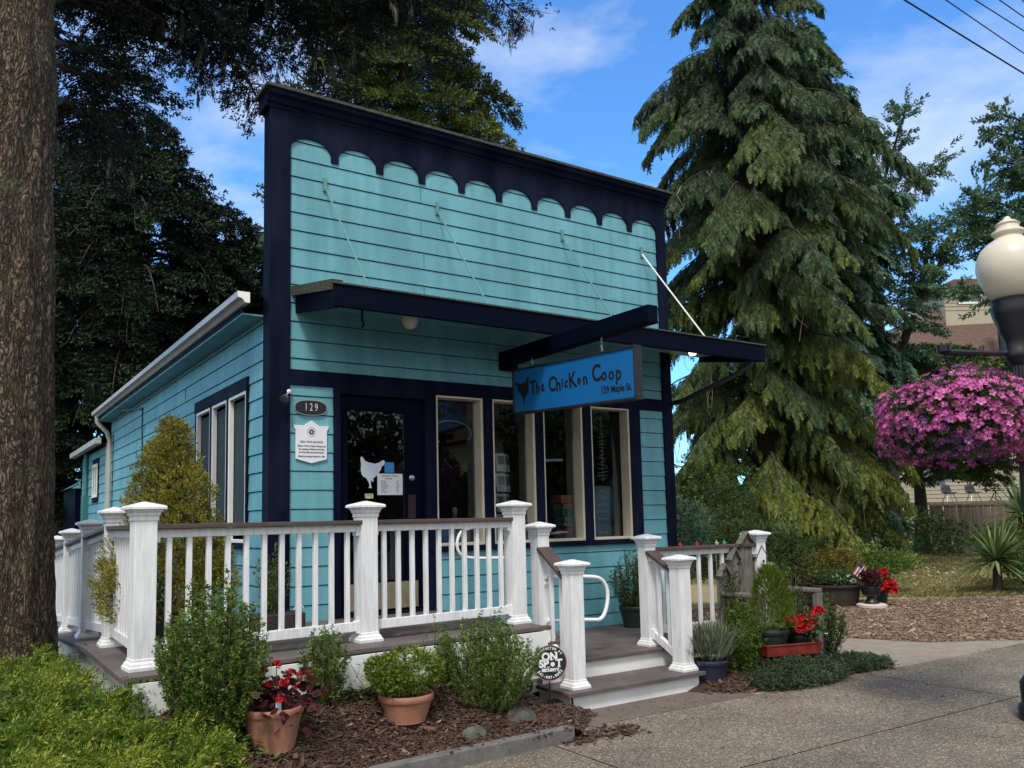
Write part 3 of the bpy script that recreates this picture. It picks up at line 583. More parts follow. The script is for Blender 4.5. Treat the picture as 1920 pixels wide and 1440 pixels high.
# middle step down to the landing, landing, tread
b=MB()
for i in range(2): b.box(1.61,-1.62,.49,2.02,-.04,.515)
b=MB(); b.box(1.605,-1.64,.488,2.02,-.03,.515); b.build('step_tread',M_deck,deck,bevel=.003)
MB().box(1.99,-1.60,.345,2.005,-.03,.487).build('step_riser',M_fascia,deck)
MB().box(1.61,-1.615,.10,2.0,-1.59,.487).build('step_riser',M_fascia,deck)
b=MB()
for i in range(12):
    y0=-1.66+i*.137; b.box(1.66,y0,.315,4.72,min(-.035,y0+.132),.34)
b.build('landing_board',M_deck,deck,bevel=.002)
b=MB(); b.box(1.62,-1.70,.308,3.20,-1.662,.342); b.build('landing_nosing',M_deck,deck,bevel=.004)
MB().box(1.66,-1.665,.02,4.70,-1.64,.307).build('landing_riser',M_fascia,deck)
b=MB()
for i in range(3): y0=-2.13+i*.155; b.box(1.60,y0,.145,3.15,y0+.151,.17)
b.box(1.585,-2.155,.138,3.17,-2.132,.172); b.build('step_tread',M_deck,deck,bevel=.003)
b=MB(); b.prism([(1.65,.0),(3.06,.0),(3.13,.06),(3.13,.137),(1.65,.137)],(0,-2.10,0),(1,0,0),(0,0,1),-.025); b.build('step_riser',M_fascia,deck)
b=MB(); b.box(1.645,-2.10,.0,1.67,-1.66,.137); b.build('stair_side_board',M_fascia,deck)
MB().box(3.11,-2.07,.0,3.13,-1.66,.137).build('stair_side_board',M_fascia,deck)
# ================================================================= RAILINGS
POST_ME={}
def post(parent,x,y,z,h,w=.127,rot=0.0,name='post'):
    """square sleeve with moulded foot and pyramid cap; cap and foot are sub-parts"""
    b=MB(); hw=w/2; c,s=math.cos(rot),math.sin(rot)
    def ring(r,zz): return [(x+c*i*r-s*j*r,y+s*i*r+c*j*r,zz) for i,j in ((-1,-1),(1,-1),(1,1),(-1,1))]
    def stack(prof):
        m=MB(); n=len(prof); m.v=[p for r,zz in prof for p in ring(r,z+zz)]
        for k in range(n-1):
            for q in range(4): a=4*k+q; bq=4*k+(q+1)%4; m.f.append((a,bq,bq+4,a+4))
        m.f.append((3,2,1,0)); m.f.append(tuple(4*(n-1)+q for q in range(4))); return m
    p=stack([(hw,.0),(hw,h-.06)]).build(name,M_white,parent,bevel=.004)
    stack([(hw+.028,0),(hw+.028,.022),(hw+.020,.030),(hw+.016,.045),(hw+.006,.055),(hw+.004,.07),(hw+.0005,.075)]).build('post_foot',M_white,p,bevel=.0015)
    stack([(hw+.002,h-.115),(hw+.006,h-.11),(hw+.006,h-.085),(hw+.013,h-.078),(hw+.016,h-.060),(hw+.026,h-.050),(hw+.028,h-.042),(hw+.046,h-.038),(hw+.046,h-.022),(hw+.038,h-.015),(.012,h+.012),(0.003,h+.013)]).build('post_cap',M_white,p,bevel=.0015)
    return p
def run(parent,a,b,za,zb,n,cap=True,top=.925,bot=.085,w=.0635):
    """rail section between post centres a,b; za,zb deck heights there"""
    a=Vector((*a,0));b=Vector((*b,0)); d=(b-a).normalized(); a2=a+d*w; b2=b-d*w
    P=lambda p,z:(p.x,p.y,z)
    if cap: MB().bar(P(a2,za+top-.017),P(b2,zb+top-.017),.14,.032).build('handrail_board',M_cap,parent,bevel=.005)
    MB().bar(P(a2,za+top-.062),P(b2,zb+top-.062),.045,.056).build('top_rail',M_white,parent,bevel=.003)
    MB().bar(P(a2,za+bot+.035),P(b2,zb+bot+.035),.045,.07).build('bottom_rail',M_white,parent,bevel=.003)
    for p,q,zz in ((a2,a2+d*.035,za),(b2-d*.035,b2,zb)):
        for h0,hh in ((top-.082,.075),(bot+.03,.095)): MB().bar(P(p,zz+h0),P(q,zz+h0),.062,hh).build('rail_bracket',M_white,parent,bevel=.004)
    for i in range(n):
        t=(i+.75)/(n+.5); p=a2.lerp(b2,t); z=za+(zb-za)*t
        MB().bar(P(p,z+bot+.06),P(p,z+top-.08),.034,.034,up=d).build('baluster',M_white,parent,bevel=.003)
N_=(-1.585,-1.80);M_=(.05,-1.63);A_=(1.53,-1.50)
r1=thing('porch_railing','white baluster railing with brown cap across the porch front','railing',(0,0,0))
for p in (N_,M_,A_): post(r1,p[0],p[1],.69,1.06,w=.138 if p is not A_ else .14,rot=.07)
run(r1,N_,M_,.69,.69,11); run(r1,M_,A_,.69,.69,10)
r2=thing('ramp_railing','white railing stepping down the ramp beside the left wall','railing',(0,0,0))
ps=[(-1.56,-.47),(-1.56,.90),(-1.56,2.27),(-1.56,3.65),(-1.56,5.03),(-1.56,6.4),(-1.56,7.8),(-1.56,9.2)]
pv=N_
for i,p in enumerate(ps):
    post(r2,p[0],p[1],rz(p[1]),1.06,w=.13); run(r2,pv,p,rz(pv[1]),rz(p[1]),9 if i<4 else 7); pv=p
B_=(1.86,-1.42);D_=(1.80,-1.97);C_=(3.10,-1.50);E_=(3.06,-1.98);F_=(4.60,-1.60)
r3=thing('stair_railing','short white stair railing left of the entry steps','railing',(0,0,0))
post(r3,*B_,.515,1.04,w=.125); post(r3,*D_,.17,1.06,w=.132); run(r3,B_,D_,.42,.17,2)
r4=thing('stair_railing','short white stair railing right of the entry steps','railing',(0,0,0))
post(r4,*C_,.34,1.07,w=.125); post(r4,*E_,.17,1.05,w=.138); run(r4,C_,E_,.34,.17,2)
r5=thing('landing_railing','white railing behind the weathered chair, right of the entry steps','railing',(0,0,0))
post(r5,*F_,.34,1.07,w=.14); run(r5,C_,F_,.36,.36,8)
# handrail loops of bent tube
def loop(c,label,pts,r=.019):
    t=thing('handrail_loop',label,'handrail',c); 
    P=[Vector(p) for p in pts]; out=[]
    for i,p in enumerate(P):        # round corners by subdivision
        out.append(p)
    for _ in range(3):
        q=[out[0]]
        for i in range(len(out)-1): q+= [out[i].lerp(out[i+1],.25),out[i].lerp(out[i+1],.75)]
        q.append(out[-1]); out=q
    MB().tube(out,r,10).build('tube',M_steel,t,smooth=True)
    for p in (pts[0],pts[-1]):
        p=Vector(p); MB().tube([p+Vector((.03,0,0)),p+Vector((.03,0,-.05)),p+Vector((-.02,0,-.06))],.006,6).build('bracket',M_steel,t,smooth=True)
    return t
loop((2.2,-1.48,.34),'white bent tube handrail loop beside the landing steps',[(1.86,-1.50,1.07),(2.35,-1.50,1.05),(2.53,-1.50,1.02),(2.60,-1.50,.86),(2.52,-1.50,.63),(2.35,-1.50,.65),(1.86,-1.50,.68)])
loop((1.6,-.3,.69),'white handrail loop near the door, seen through the balusters',[(2.2,-.35,1.20),(1.75,-.35,1.21),(1.62,-.35,1.26),(1.60,-.35,1.40),(1.68,-.35,1.52),(2.05,-.35,1.53),(2.20,-.35,1.52),(2.22,-.35,1.30),(2.22,-.35,.6)],.016)
# ================================================================= SIGNS AND SMALL FITTINGS
HEN=[(1265,1060),(1250,1100),(1262,1180),(1258,1270),(1268,1330),(1300,1375),(1345,1395),(1375,1440),(1395,1480),(1400,1530),(1378,1545),(1445,1548),(1430,1535),(1420,1480),(1425,1440),(1440,1415),(1448,1455),(1470,1440),(1462,1400),(1500,1375),(1550,1330),(1590,1265),(1612,1205),(1640,1195),(1668,1160),(1660,1125),(1640,1110),(1610,1122),(1565,1150),(1500,1170),(1400,1155),(1330,1130),(1300,1085)]
def hen(w,flip=1):
    x0,y0=1455,1300; s=w/418.; return [(flip*(a-x0)*s,-(b-y0)*s) for a,b in HEN]
sg=thing('hanging_sign','long bright blue hanging sign with a black hen and shop name','sign',(2.40,-1.27,2.9))
y0,y1=-.30,-2.22
def sz(y): return 2.915+(.045*(y+1.25))   # centre height
X_=Vector((0,-1,.0)); X_=Vector((0,-1,-.045)).normalized(); Y_=Vector((0,0,1)); SO=Vector((2.40,-1.27,2.915))
def SP(u,v,d=0): return SO+X_*u+Y_*v+Vector((-1,0,0))*d
Ls=.975; Hs=.245
fr=MB(); T=.045
for a,c,e,f in ((-Ls,-Hs,Ls,-Hs+.022),(-Ls,Hs-.022,Ls,Hs),(-Ls,-Hs+.022,-Ls+.022,Hs-.022),(Ls-.022,-Hs+.022,Ls,Hs-.022)):
    fr.prism([(a,c),(e,c),(e,f),(a,f)],SO+Vector((T,0,0)),X_,Y_,2*T)
fr.build('sign_frame',mat('black worn sign frame',(.008,.01,.014),rough=.6,bump=.4),sg,bevel=.003)
MB().prism([(-Ls+.022,-Hs+.022),(Ls-.022,-Hs+.022),(Ls-.022,Hs-.022),(-Ls+.022,Hs-.022)],SO+Vector((T-.012,0,0)),X_,Y_,2*T-.024).build('sign_panel',M_signblue,sg)
d=T-.012
letters=[]; 
word=[('T',.175,.0,3),('h',.15,-.018,-3),('e',.135,-.004,6),(' ',0,0,0),('C',.185,0.0,-4),('h',.17,-.02,3),('i',.12,-.004,0),('c',.125,-.004,-6),('K',.19,.004,5),('e',.125,.0,-5),('n',.15,-.002,5),(' ',0,0,0),('C',.20,.03,4),('o',.14,.008,-5),('o',.145,.004,5),('p',.165,.0,-3)]
adv={'T':.072,'h':.064,'e':.066,' ':.055,'C':.094,'i':.038,'c':.062,'K':.096,'n':.078,'o':.078,'p':.078}
tot=sum(adv[w[0]]*(1.12 if w[0]!=' ' else 1) for w in word); sc_=1.44/tot; x=-.65
for ch,s,dy,rt in word:
    a=adv[ch]*1.12*sc_ if ch!=' ' else adv[ch]*sc_
    if ch!=' ':
        c,si=math.cos(R(rt)),math.sin(R(rt)); XX=X_*c+Y_*si; YY=Y_*c-X_*si
        letters.append(dict(body=ch,size=s*1.12,O=SP(x+a/2,dy+.012,d),X=XX,Y=YY,offset=(.003 if ch in 'e' else .0048),sx=.88))
    x+=a
text_obj('sign_lettering',letters,M_ink,sg)
text_obj('address_lettering',[dict(body='129 Maple St.',size=.092,O=SP(.70,-.125,d),X=X_,Y=Y_,offset=.0022,sx=.85)],M_ink,sg)
h_=hen(.25,-1); MB().prism(h_,SP(-.80,.0,d),X_,Y_,.003).build('hen_emblem',M_ink,sg)
def chain(y,z0,z1,n=4):
    for i in range(n):
        z=z0+(z1-z0)*(i+.5)/n; L=abs(z1-z0)/n*.62; pts=[]
        for k in range(9):
            a=2*math.pi*k/8; pts.append((2.40+(math.cos(a)*.009 if i%2 else 0),y+(0 if i%2 else math.cos(a)*.009),z+math.sin(a)*L))
        MB().tube(pts,.0028,5,cap=False).build('chain_link',M_metal,sg,smooth=True)
chain(-.62,3.20,3.30,3); chain(-1.75,3.13,3.29,4)
# house number
hn=thing('number_plaque','black oval house number plaque reading 129','plaque',(.205,-.02,2.705))
ov=[(.155*math.copysign(abs(math.cos(a))**.75,math.cos(a)),.068*math.copysign(abs(math.sin(a))**.85,math.sin(a))) for a in [2*math.pi*i/36 for i in range(36)]]
MB().prism([(x*1.05,y*1.1) for x,y in ov],(.205,-.014,2.705),(1,0,0),(0,0,1),.012).build('plaque_rim',M_metal,hn)
MB().prism(ov,(.205,-.026,2.705),(1,0,0),(0,0,1),.006).build('plaque_face',M_ink,hn)
text_obj('number_lettering',[dict(body='1 2 9',size=.105,O=(.205,-.032,2.705),X=(1,0,0),Y=(0,0,1),sx=.62,spacing=1.0)],M_silver,hn)
# history plaque
pq=thing('wall_plaque','white shield shaped history plaque below the house number','plaque',(.21,-.02,2.37))
pp=[(-.17,.13),(-.175,.16),(-.08,.155),(0,.205),(.08,.155),(.175,.155),(.17,.13),(.155,.11),(.155,-.165),(.0,-.205),(-.155,-.165),(-.155,.11)]
MB().prism(pp,(.21,-.014,2.375),(1,0,0),(0,0,1),.014).build('plaque_board',M_plaque,pq,bevel=.002)
em=MB()
for k in range(8):
    a=2*math.pi*k/8+.2; c,s=math.cos(a),math.sin(a); em.prism([(c*.006,s*.006),(c*.02-s*.008,s*.02+c*.008),(c*.033,s*.033),(c*.02+s*.008,s*.02-c*.008)],(.21,-.0285,2.47),(1,0,0),(0,0,1),.0015)
em.build('flower_emblem',mat('maroon print',(.06,.02,.04),rough=.6),pq)
ring=MB(); ring.tube([(.21+.043*math.cos(2*math.pi*k/24),-.029,2.47+.043*math.sin(2*math.pi*k/24)) for k in range(25)],.0015,4,cap=False); ring.build('emblem_ring',M_grey,pq)
rows=[dict(body='IDEAL TRAIL BUILDING',size=.026,O=(.21,-.029,2.375),X=(1,0,0),Y=(0,0,1),sx=.85)]
for i,s_ in enumerate(['Built in 1910 as Taylor Theater and','the meeting of Masons until they','the City Hall moved downtown','Historical society marked in 1986']): rows.append(dict(body=s_,size=.0225,O=(.21,-.029,2.335-.030*i-(.008 if i==3 else 0)),X=(1,0,0),Y=(0,0,1),sx=.86,offset=.0004))
text_obj('plaque_lettering',rows[:1],M_grey,pq); text_obj('plaque_lettering',rows[1:],M_grey,pq)
# security disc on a stake
ss=thing('security_sign','round black yard sign with white security company lettering','sign',(1.52,-2.1,.1))
O=Vector((1.44,-2.10,.43)); X=Vector((.93,-.36,0)).normalized(); Y=Vector((0,0,1)); N=X.cross(Y)
rr=.142
MB().lathe([(rr,0),(rr,.006)],O,40,axis=N).build('sign_disc',mat('dark green black enamel',(.008,.014,.016),rough=.45),ss)
rim=MB(); rim.tube([O+N*.006+X*(rr*.985*math.cos(a))+Y*(rr*.985*math.sin(a)) for a in [2*math.pi*k/48 for k in range(49)]],.0035,5,cap=False); rim.build('sign_rim',mat('faded red rim',(.35,.13,.12),rough=.5),ss)
MB().tube([O-N*.012+Vector((0,0,.16)),O-N*.012+Vector((0,0,-.34))],.007,6).build('sign_stake',M_black,ss)
F_s=lambda u,v:O+N*.0065+X*u+Y*v
def serif(ch,s,u,v,off=.004,sx=1.0): return dict(body=ch,size=s,O=F_s(u,v),X=X,Y=Y,offset=off,sx=sx)
tx=[serif('ON',.083,.0,.05,.004,1.0),serif('SP',.083,-.05,-.005,.004),serif('T',.083,.077,-.005,.004),serif('SECURITY',.031,.004,-.055,.0022,1.05)]
tops='PROTECTED BY'
for i,ch in enumerate(tops):
    a=R(90+52-104*i/(len(tops)-1)); u,v=.118*math.cos(a),.118*math.sin(a); xd=X*math.sin(a)-Y*math.cos(a); yd=X*math.cos(a)+Y*math.sin(a)
    if ch!=' ': tx.append(dict(body=ch,size=.024,O=F_s(u,v),X=xd,Y=yd,offset=.001))
bot='541-997-9092'
for i,ch in enumerate(bot):
    a=R(-90-55+110*i/(len(bot)-1)); u,v=.114*math.cos(a),.114*math.sin(a); xd=-X*math.sin(a)+Y*math.cos(a); yd=-X*math.cos(a)-Y*math.sin(a)
    tx.append(dict(body=ch,size=.031,O=F_s(u,v),X=xd,Y=yd,offset=.0012))
text_obj('sign_lettering',tx,M_paper,ss)
MB().lathe([(.018,0),(.018,.001)],F_s(.024,-.01),20,axis=N).build('spot_emblem',M_paper,ss)
b=MB(); 
for u,v,w in [(-.088,.02,.0),( -.012,-.033,.022),(-.012,.024,.0),(.077,-.035,.03),(.052,.022,.012),(.102,.022,.012),(.022,.026,.02),(.048,.083,.02)]:
    if w: b.prism([(u-w/2,v),(u+w/2,v),(u+w/2,v+.006),(u-w/2,v+.006)],F_s(0,0),X,Y,.0012)
b.build('lettering_serif',M_paper,ss)
# spotlight on the corner board
sp=thing('wall_spotlight','small wire cage spotlight clamped on the left corner board','light',(-.05,-.06,2.79))
MB().tube([(-.015,-.035,2.84),(-.04,-.10,2.82),(-.075,-.11,2.79)],.008,6).build('spotlight_arm',M_metal,sp,smooth=True)
MB().lathe([(.012,0),(.03,.03),(.042,.06),(.045,.062)],(-.06,-.10,2.80),14,axis=(-.5,-.4,-.7)).build('spotlight_head',M_metal,sp,smooth=True)
MB().lathe([(.020,0),(.022,.012),(.012,.018)],(-.015,-.031,2.845),12,axis=(0,-1,0)).build('clamp',M_steel,sp)
# door decals
g=thing('hen_decal','white hen silhouette decal on the dark door glass','decal',(.88,.045,2.1))
MB().prism(hen(.27),(.875,.0485,2.10),(1,0,0),(0,0,1),.0012).build('hen_shape',mat('pale vinyl decal',(.62,.68,.76),rough=.5),g)
g=thing('hours_notice','white opening hours notice on the door glass','notice',(1.06,.045,1.98))
MB().box(.925,.0465,1.87,1.205,.0485,2.085).build('notice_sheet',M_paper,g)
rows=[dict(body='Summer Hours',size=.030,O=(1.065,.0462,2.065),X=(1,0,0),Y=(0,0,1)),dict(body='HOURS',size=.024,O=(1.05,.0462,2.035),X=(1,0,0),Y=(0,0,1))]
for i,(a,c) in enumerate([('Monday','10-5'),('Tuesday','10-5'),('Wednesday','Closed'),('Thursday','10-5'),('Friday','10-5'),('Saturday','10-5')]):
    rows.append(dict(body=a,size=.018,O=(.995,.0462,2.008-.022*i),X=(1,0,0),Y=(0,0,1),align='LEFT')); rows.append(dict(body=c,size=.018,O=(1.13,.0462,2.008-.022*i),X=(1,0,0),Y=(0,0,1),align='LEFT'))
    rows[-2]['O']=(.965,.0462,2.008-.022*i)
text_obj('notice_lettering',rows,M_grey,g)
g=thing('door_sticker','small bright blue square sticker above the hours notice','sticker',(1.06,.045,2.15))
MB().box(1.005,.0468,2.095,1.11,.0485,2.20).build('sticker_sheet',mat('blue sticker',(.02,.25,.55),rough=.5),g)
g=thing('door_sticker','tiny tan sticker low beneath the hen decal','sticker',(.84,.045,1.86))
MB().box(.79,.0468,1.835,.88,.0485,1.885).build('sticker_sheet',mat('tan sticker',(.45,.42,.25),rough=.5,var=.5,vscale=40),g)
# shop window contents
g=thing('window_oval','pale oval outline lettering frame in the window nearest the door','neon sign',(1.86,.2,2.56))
MB().tube([(1.87+.25*math.cos(a),.19,2.55+.13*math.sin(a)) for a in [2*math.pi*k/40 for k in range(-4,27)]],.006,5).build('oval_tube',mat('pale tube',(.5,.55,.6),rough=.3),g,smooth=True)
g=thing('card_rack','narrow white rack of postcards standing in the second window','card rack',(2.72,.45,1.36))
MB().tube([(2.72,.5,1.33),(2.72,.5,2.35)],.008,6).build('rack_pole',M_metal,g)
for i in range(4):
    for k in (0,1):
        x=2.60+.13*k; z=1.45+.235*i
        c=MB().add([(x,.42+.06*k,z),(x+.12,.40+.12*k,z),(x+.12,.44+.12*k,z+.21),(x,.46+.06*k,z+.21),(x,.43+.06*k,z),(x+.12,.41+.12*k,z),(x+.12,.45+.12*k,z+.21),(x,.47+.06*k,z+.21)],[(0,1,2,3),(7,6,5,4)]).build('postcard',M_paper,g)
        MB().add([(x+.02,.418+.06*k,z+.08),(x+.10,.408+.10*k,z+.08),(x+.10,.42+.10*k,z+.18),(x+.02,.43+.06*k,z+.18)],[(0,1,2,3)]).build('postcard_picture',M_grey,c)
bk=[((.62,.20,.09),.10),((.50,.36,.14),.07),((.08,.24,.20),.08),((.26,.42,.36),.07),((.42,.40,.28),.05),((.36,.16,.13),.07),((.42,.10,.10),.06)]
z=1.353+.02
bcol=['orange red','tan','dark green','pale green','grey','brown red','dark red']
for i,(c,h) in enumerate(reversed(bk)):
    o=MB().box(3.40-.008*i+.02*(i%2),.20,z,3.72-.01*(i%3),.4,z+h-.006).build('book',mat('book cover %d'%i,c,rough=.6),None,bevel=.004)
    tag(o,'%s book %s the stack in the third shop window'%(bcol[6-i],['at the bottom of','second from the bottom of','third from the bottom of','in the middle of','third from the top of','second from the top of','on top of'][i]),'book',group='books stacked in the third shop window'); z+=h
g=thing('lever_plate','white lever handle on a long plate behind the third window','door handle',(3.05,.2,2.1))
MB().box(3.03,.20,1.86,3.09,.215,2.36).build('back_plate',M_paper,g,bevel=.003); MB().tube([(3.06,.20,2.26),(3.06,.16,2.265),(3.10,.15,2.27),(3.34,.15,2.28)],.016,8).build('lever',M_paper,g,smooth=True)
g=thing('text_poster','tall grey poster with white typewriter lettering in the right window','poster',(3.97,.2,1.6))
MB().box(3.86,.205,1.37,4.11,.21,1.98).build('poster_sheet',mat('grey poster',(.30,.31,.33),rough=.6,var=.15),g)
rows=[]
for i,s_ in enumerate(['Home','is a house','those that','our feet may','leave, but','our hearts','never will']):
    rows.append(dict(body=s_,size=.052,O=(3.985,.2045,1.925-.085*i),X=(1,0,0),Y=(0,0,1),sx=.75,offset=.0008))
text_obj('poster_lettering',rows,M_paper,g)
g=thing('hanging_ornament','string of small pale stick ornaments hanging in the right window','ornament',(4.02,.2,2.3))
MB().tube([(4.02,.22,2.86),(4.02,.22,2.02)],.003,4).build('string',M_paper,g)
for i in range(13):
    z=2.58-.043*i; w=.04+.05*random.random(); t=random.uniform(-.015,.015)
    MB().tube([(4.02-w,.22,z+t),(4.02,.215,z),(4.02+w,.22,z-t)],.0045,5).build('stick',mat('driftwood',(.5,.46,.36)) if i==0 else bpy.data.materials['driftwood'],g)
g=thing('garden_figurine','small pale bird figurine on a finial in the first window','figurine',(1.97,.3,1.34))
MB().lathe([(.05,0),(.055,.02),(.03,.04),(.035,.09),(.06,.13),(.055,.19),(.03,.22),(.02,.27),(.028,.29),(.012,.31)],(1.98,.34,1.353),14).build('pedestal',mat('old plaster',(.30,.28,.2),rough=.9,var=.3,vscale=20),g,smooth=True)
MB().sphere((1.98,.34,1.70),.04,10,8,(.8,1.0,1.2)).build('bird_body',mat('pale plaster',(.42,.40,.33),rough=.9),g,smooth=True)
g=thing('open_sign','small navy card sign standing in the first window','sign',(1.68,.3,2.0))
MB().box(1.60,.30,1.99,1.78,.308,2.11).build('sign_card',mat('navy card',(.01,.02,.12)),g)
text_obj('sign_lettering',[dict(body='SHOP LOCAL',size=.026,O=(1.69,.299,2.05),X=(1,0,0),Y=(0,0,1),offset=.0005)],M_paper,g)
MB().box(1.62,.305,1.353,1.635,.315,1.99).build('sign_post',M_black,g)
g=thing('hen_poster','cream hen print leaning low in the first window','picture',(2.02,.2,1.38))
MB().box(1.90,.24,1.37,2.12,.25,1.62).build('print_sheet',mat('cream print',(.5,.52,.45),rough=.7),g); MB().prism(hen(.16,1),(2.01,.2385,1.50),(1,0,0),(0,0,1),.001).build('hen_shape',M_grey,g)
# ================================================================= PLANTING BEDS
def smooth(a,b,x): t=min(1,max(0,(x-a)/(b-a))); return t*t*(3-2*t)
def hbed(x,y):        # front bed mound, rises towards the deck and to the left
    hx=1-smooth(.4,1.55,x)*.72; t=smooth(-2.78,-2.0,y)
    w=.018*math.sin(7*x+3*y)+.012*math.sin(17*x-9*y)+.01*math.sin(23*y+5*x)
    base=.085 if x<1.15 else .085*(1-smooth(1.15,1.3,x))
    edge=1-smooth(1.22,1.46,x)*smooth(-2.2,-2.75,y)
    return max(-.01,base+(.33*hx*t+.06*(1-smooth(-1.2,-.4,x))+w*t)*edge-.09*smooth(1.28,1.75,x-.25*smooth(-2.75,-2.2,y)))
def hright(x,y):
    dx=(x-4.2)/1.35; dy=(y+1.9)/.68; r=dx*dx+dy*dy
    return max(-.02,.10*(1-r**1.5)+.012*math.sin(9*x+4*y)) if r<1.25 else -.02
def terrain(name,fx,x0,x1,y0,y1,n,m,m2,mask=None):
    V=[];F=[]
    for i in range(n+1):
        for j in range(m+1):
            x=x0+(x1-x0)*i/n;y=y0+(y1-y0)*j/m; V.append((x,y,fx(x,y)))
    for i in range(n):
        for j in range(m):
            a=i*(m+1)+j; F.append((a,a+m+1,a+m+2,a+1))
    o=MB().add(V,F).build(name,m2,smooth=True); o['kind']='structure'; return o
terrain('mulch_bed',hbed,-2.6,1.72,-2.78,-1.9,90,26,M_dirt)
terrain('mulch_bed',hright,2.9,5.7,-2.62,-1.1,60,40,M_dirt)
def hleft(x,y):
    t=smooth(-3.3,-2.0,y); 
    return .10+.20*t+.22*smooth(-2.6,-.6,y)*(1-smooth(-2.0,-1.72,x))*.6+.02*math.sin(5*x+y*4)
terrain('left_bed_soil',lambda x,y:hleft(x,y)-.03,-9,-1.72,-3.6,14,60,90,M_dirt)
terrain('left_bed_soil',lambda x,y:hleft(x,y)-.03,-1.72,-1.2,-3.2,-2.0,10,12,M_dirt)
c=MB(); c.bar((-1.6,-2.86,.05),(1.14,-2.755,.05),.085,.11); tag(c.build('bed_curb',M_curb,bevel=.008),'grey concrete curb edging the mulch bed below the deck','curb')
# chips
def chipT(seed,n=1):
    r=random.Random(seed); return tmpl([kite((-.5,0,0),(.5,0,0),(0,0,1),r.uniform(.28,.6))])
def box_chip():
    V=np.array([(-.5,-.16,0),(.5,-.12,0),(.5,.13,0),(-.5,.16,0),(-.45,-.13,.10),(.42,-.10,.08),(.45,.10,.10),(-.45,.12,.08)]); 
    F=np.array([(0,3,2,1),(4,5,6,7),(0,1,5,4),(1,2,6,5),(2,3,7,6),(3,0,4,7)]); return (V,F)
def chips(name,pts,size,mt,tilt=.35,lift=.006,long=.25):
    N=len(pts); a=RNG.uniform(0,2*np.pi,N); dirs=np.stack([np.cos(a),np.sin(a),RNG.normal(0,tilt,N)],1)
    s=size*RNG.lognormal(0,.42,N); T=box_chip(); T=(T[0][:,[1,0,2]],T[1][:,::-1])
    P=np.array(pts)+[0,0,lift]
    V,F,I=inst(T,P,dirs,s,roll=RNG.normal(0,.5,N)); rnd=RNG.beta(2,2.6,N)[I]
    o=fast(name,V,F,mt,rnd=rnd); o['kind']='stuff'; return o
pts=[]
while len(pts)<15000:
    x=random.uniform(-1.9,1.75); y=random.uniform(-2.80,-1.92); h=hbed(x,y)
    if h>0.004 and not(x>1.6 and y>-2.17): pts.append((x,y,h))
for _ in range(260):
    x=random.uniform(1.0,1.75); y=random.gauss(-2.78,.09); pts.append((x,y,.008))
tag(chips('bark_mulch',pts,.038,M_chip),'dark brown bark mulch in the bed below the deck','mulch')
pts=[]
while len(pts)<9000:
    x=random.uniform(2.95,5.6); y=random.uniform(-2.6,-1.1); h=hright(x,y)
    if h>-.003 and not(x<3.2 and y>-2.2): pts.append((x,y,h))
tag(chips('bark_mulch',pts,.04,M_chip),'dark brown bark mulch right of the entry steps','mulch')
def inpoly(x,y,P):
    c=False;n=len(P)
    for i in range(n):
        a,b=P[i],P[(i+1)%n]
        if (a[1]>y)!=(b[1]>y) and x<(b[0]-a[0])*(y-a[1])/(b[1]-a[1])+a[0]: c=not c
    return c
GP=[(7.25,-1.9),(6.9,-1.0),(6.3,-.4),(5.75,-1.0),(5.3,-.9),(5.3,3.0),(9.9,2.4),(14.3,-.4),(16,-2.5),(8.3,-2.6)]
pts=[]
while len(pts)<30000:
    d=random.random()**1.6*9.5; x=5.3+d+random.uniform(-.2,.2); y=random.uniform(-2.65,3.0)
    if inpoly(x,y,GP): pts.append((x,y,0))
tag(chips('wood_chips',pts,.044,M_chip2,tilt=.25),'pale brown wood chips covering the yard','wood chips')
# small edging rocks
def rock(name,c,r,sc,lab,m=None):
    b=MB(); random.seed(int(abs(c[0]*1000))); b.sphere(c,r,14,9,sc,jit=.10); return tag(b.build(name,m or M_rock,smooth=True),lab,'rock')
rock('edging_rock',(.42,-2.60,.10),.11,(1,.6,.75),'small dark rock at the foot of the boxwood by the curb')
rock('edging_rock',(.87,-2.50,.13),.14,(1,.6,.72),'larger mossy rock beside the curb, right of the small one')
rock('edging_rock',(4.62,-2.45,.04),.11,(1.2,.6,.6),'brown rock at the pavement edge inside the creeping ground cover')
random.seed(11)
# ================================================================= PLANTS
G_box=leafmat('boxwood leaves',[(0,(.03,.06,.010)),(.4,(.08,.14,.022)),(.75,(.16,.24,.04)),(1,(.34,.42,.13))],transl=.3)
G_boxy=leafmat('yellow green boxwood leaves',[(0,(0.037,0.075,0.010)),(.4,(0.112,0.175,0.019)),(.75,(0.225,0.300,0.037)),(1,(0.375,0.425,0.075))],transl=.3)
G_jun=leafmat('golden juniper sprays',[(0,(.010,.035,.004)),(.4,(.04,.10,.010)),(.75,(.13,.21,.02)),(1,(.44,.46,.07))],transl=.3,noise=.3,nscale=2.2)
G_cyp=leafmat('golden cypress sprays',[(0,(.06,.07,.010)),(.4,(.165,.165,.025)),(.75,(.36,.33,.05)),(1,(.58,.50,.13))],transl=.3,noise=.35,nscale=4)
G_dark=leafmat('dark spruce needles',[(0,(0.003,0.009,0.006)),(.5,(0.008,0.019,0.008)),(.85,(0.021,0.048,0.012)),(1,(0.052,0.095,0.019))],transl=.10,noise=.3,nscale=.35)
G_mid=leafmat('lit spruce needles',[(0,(0.016,0.031,0.010)),(.45,(0.052,0.078,0.016)),(.8,(0.116,0.155,0.026)),(1,(0.233,0.258,0.065))],transl=.2,noise=.3,nscale=.45)
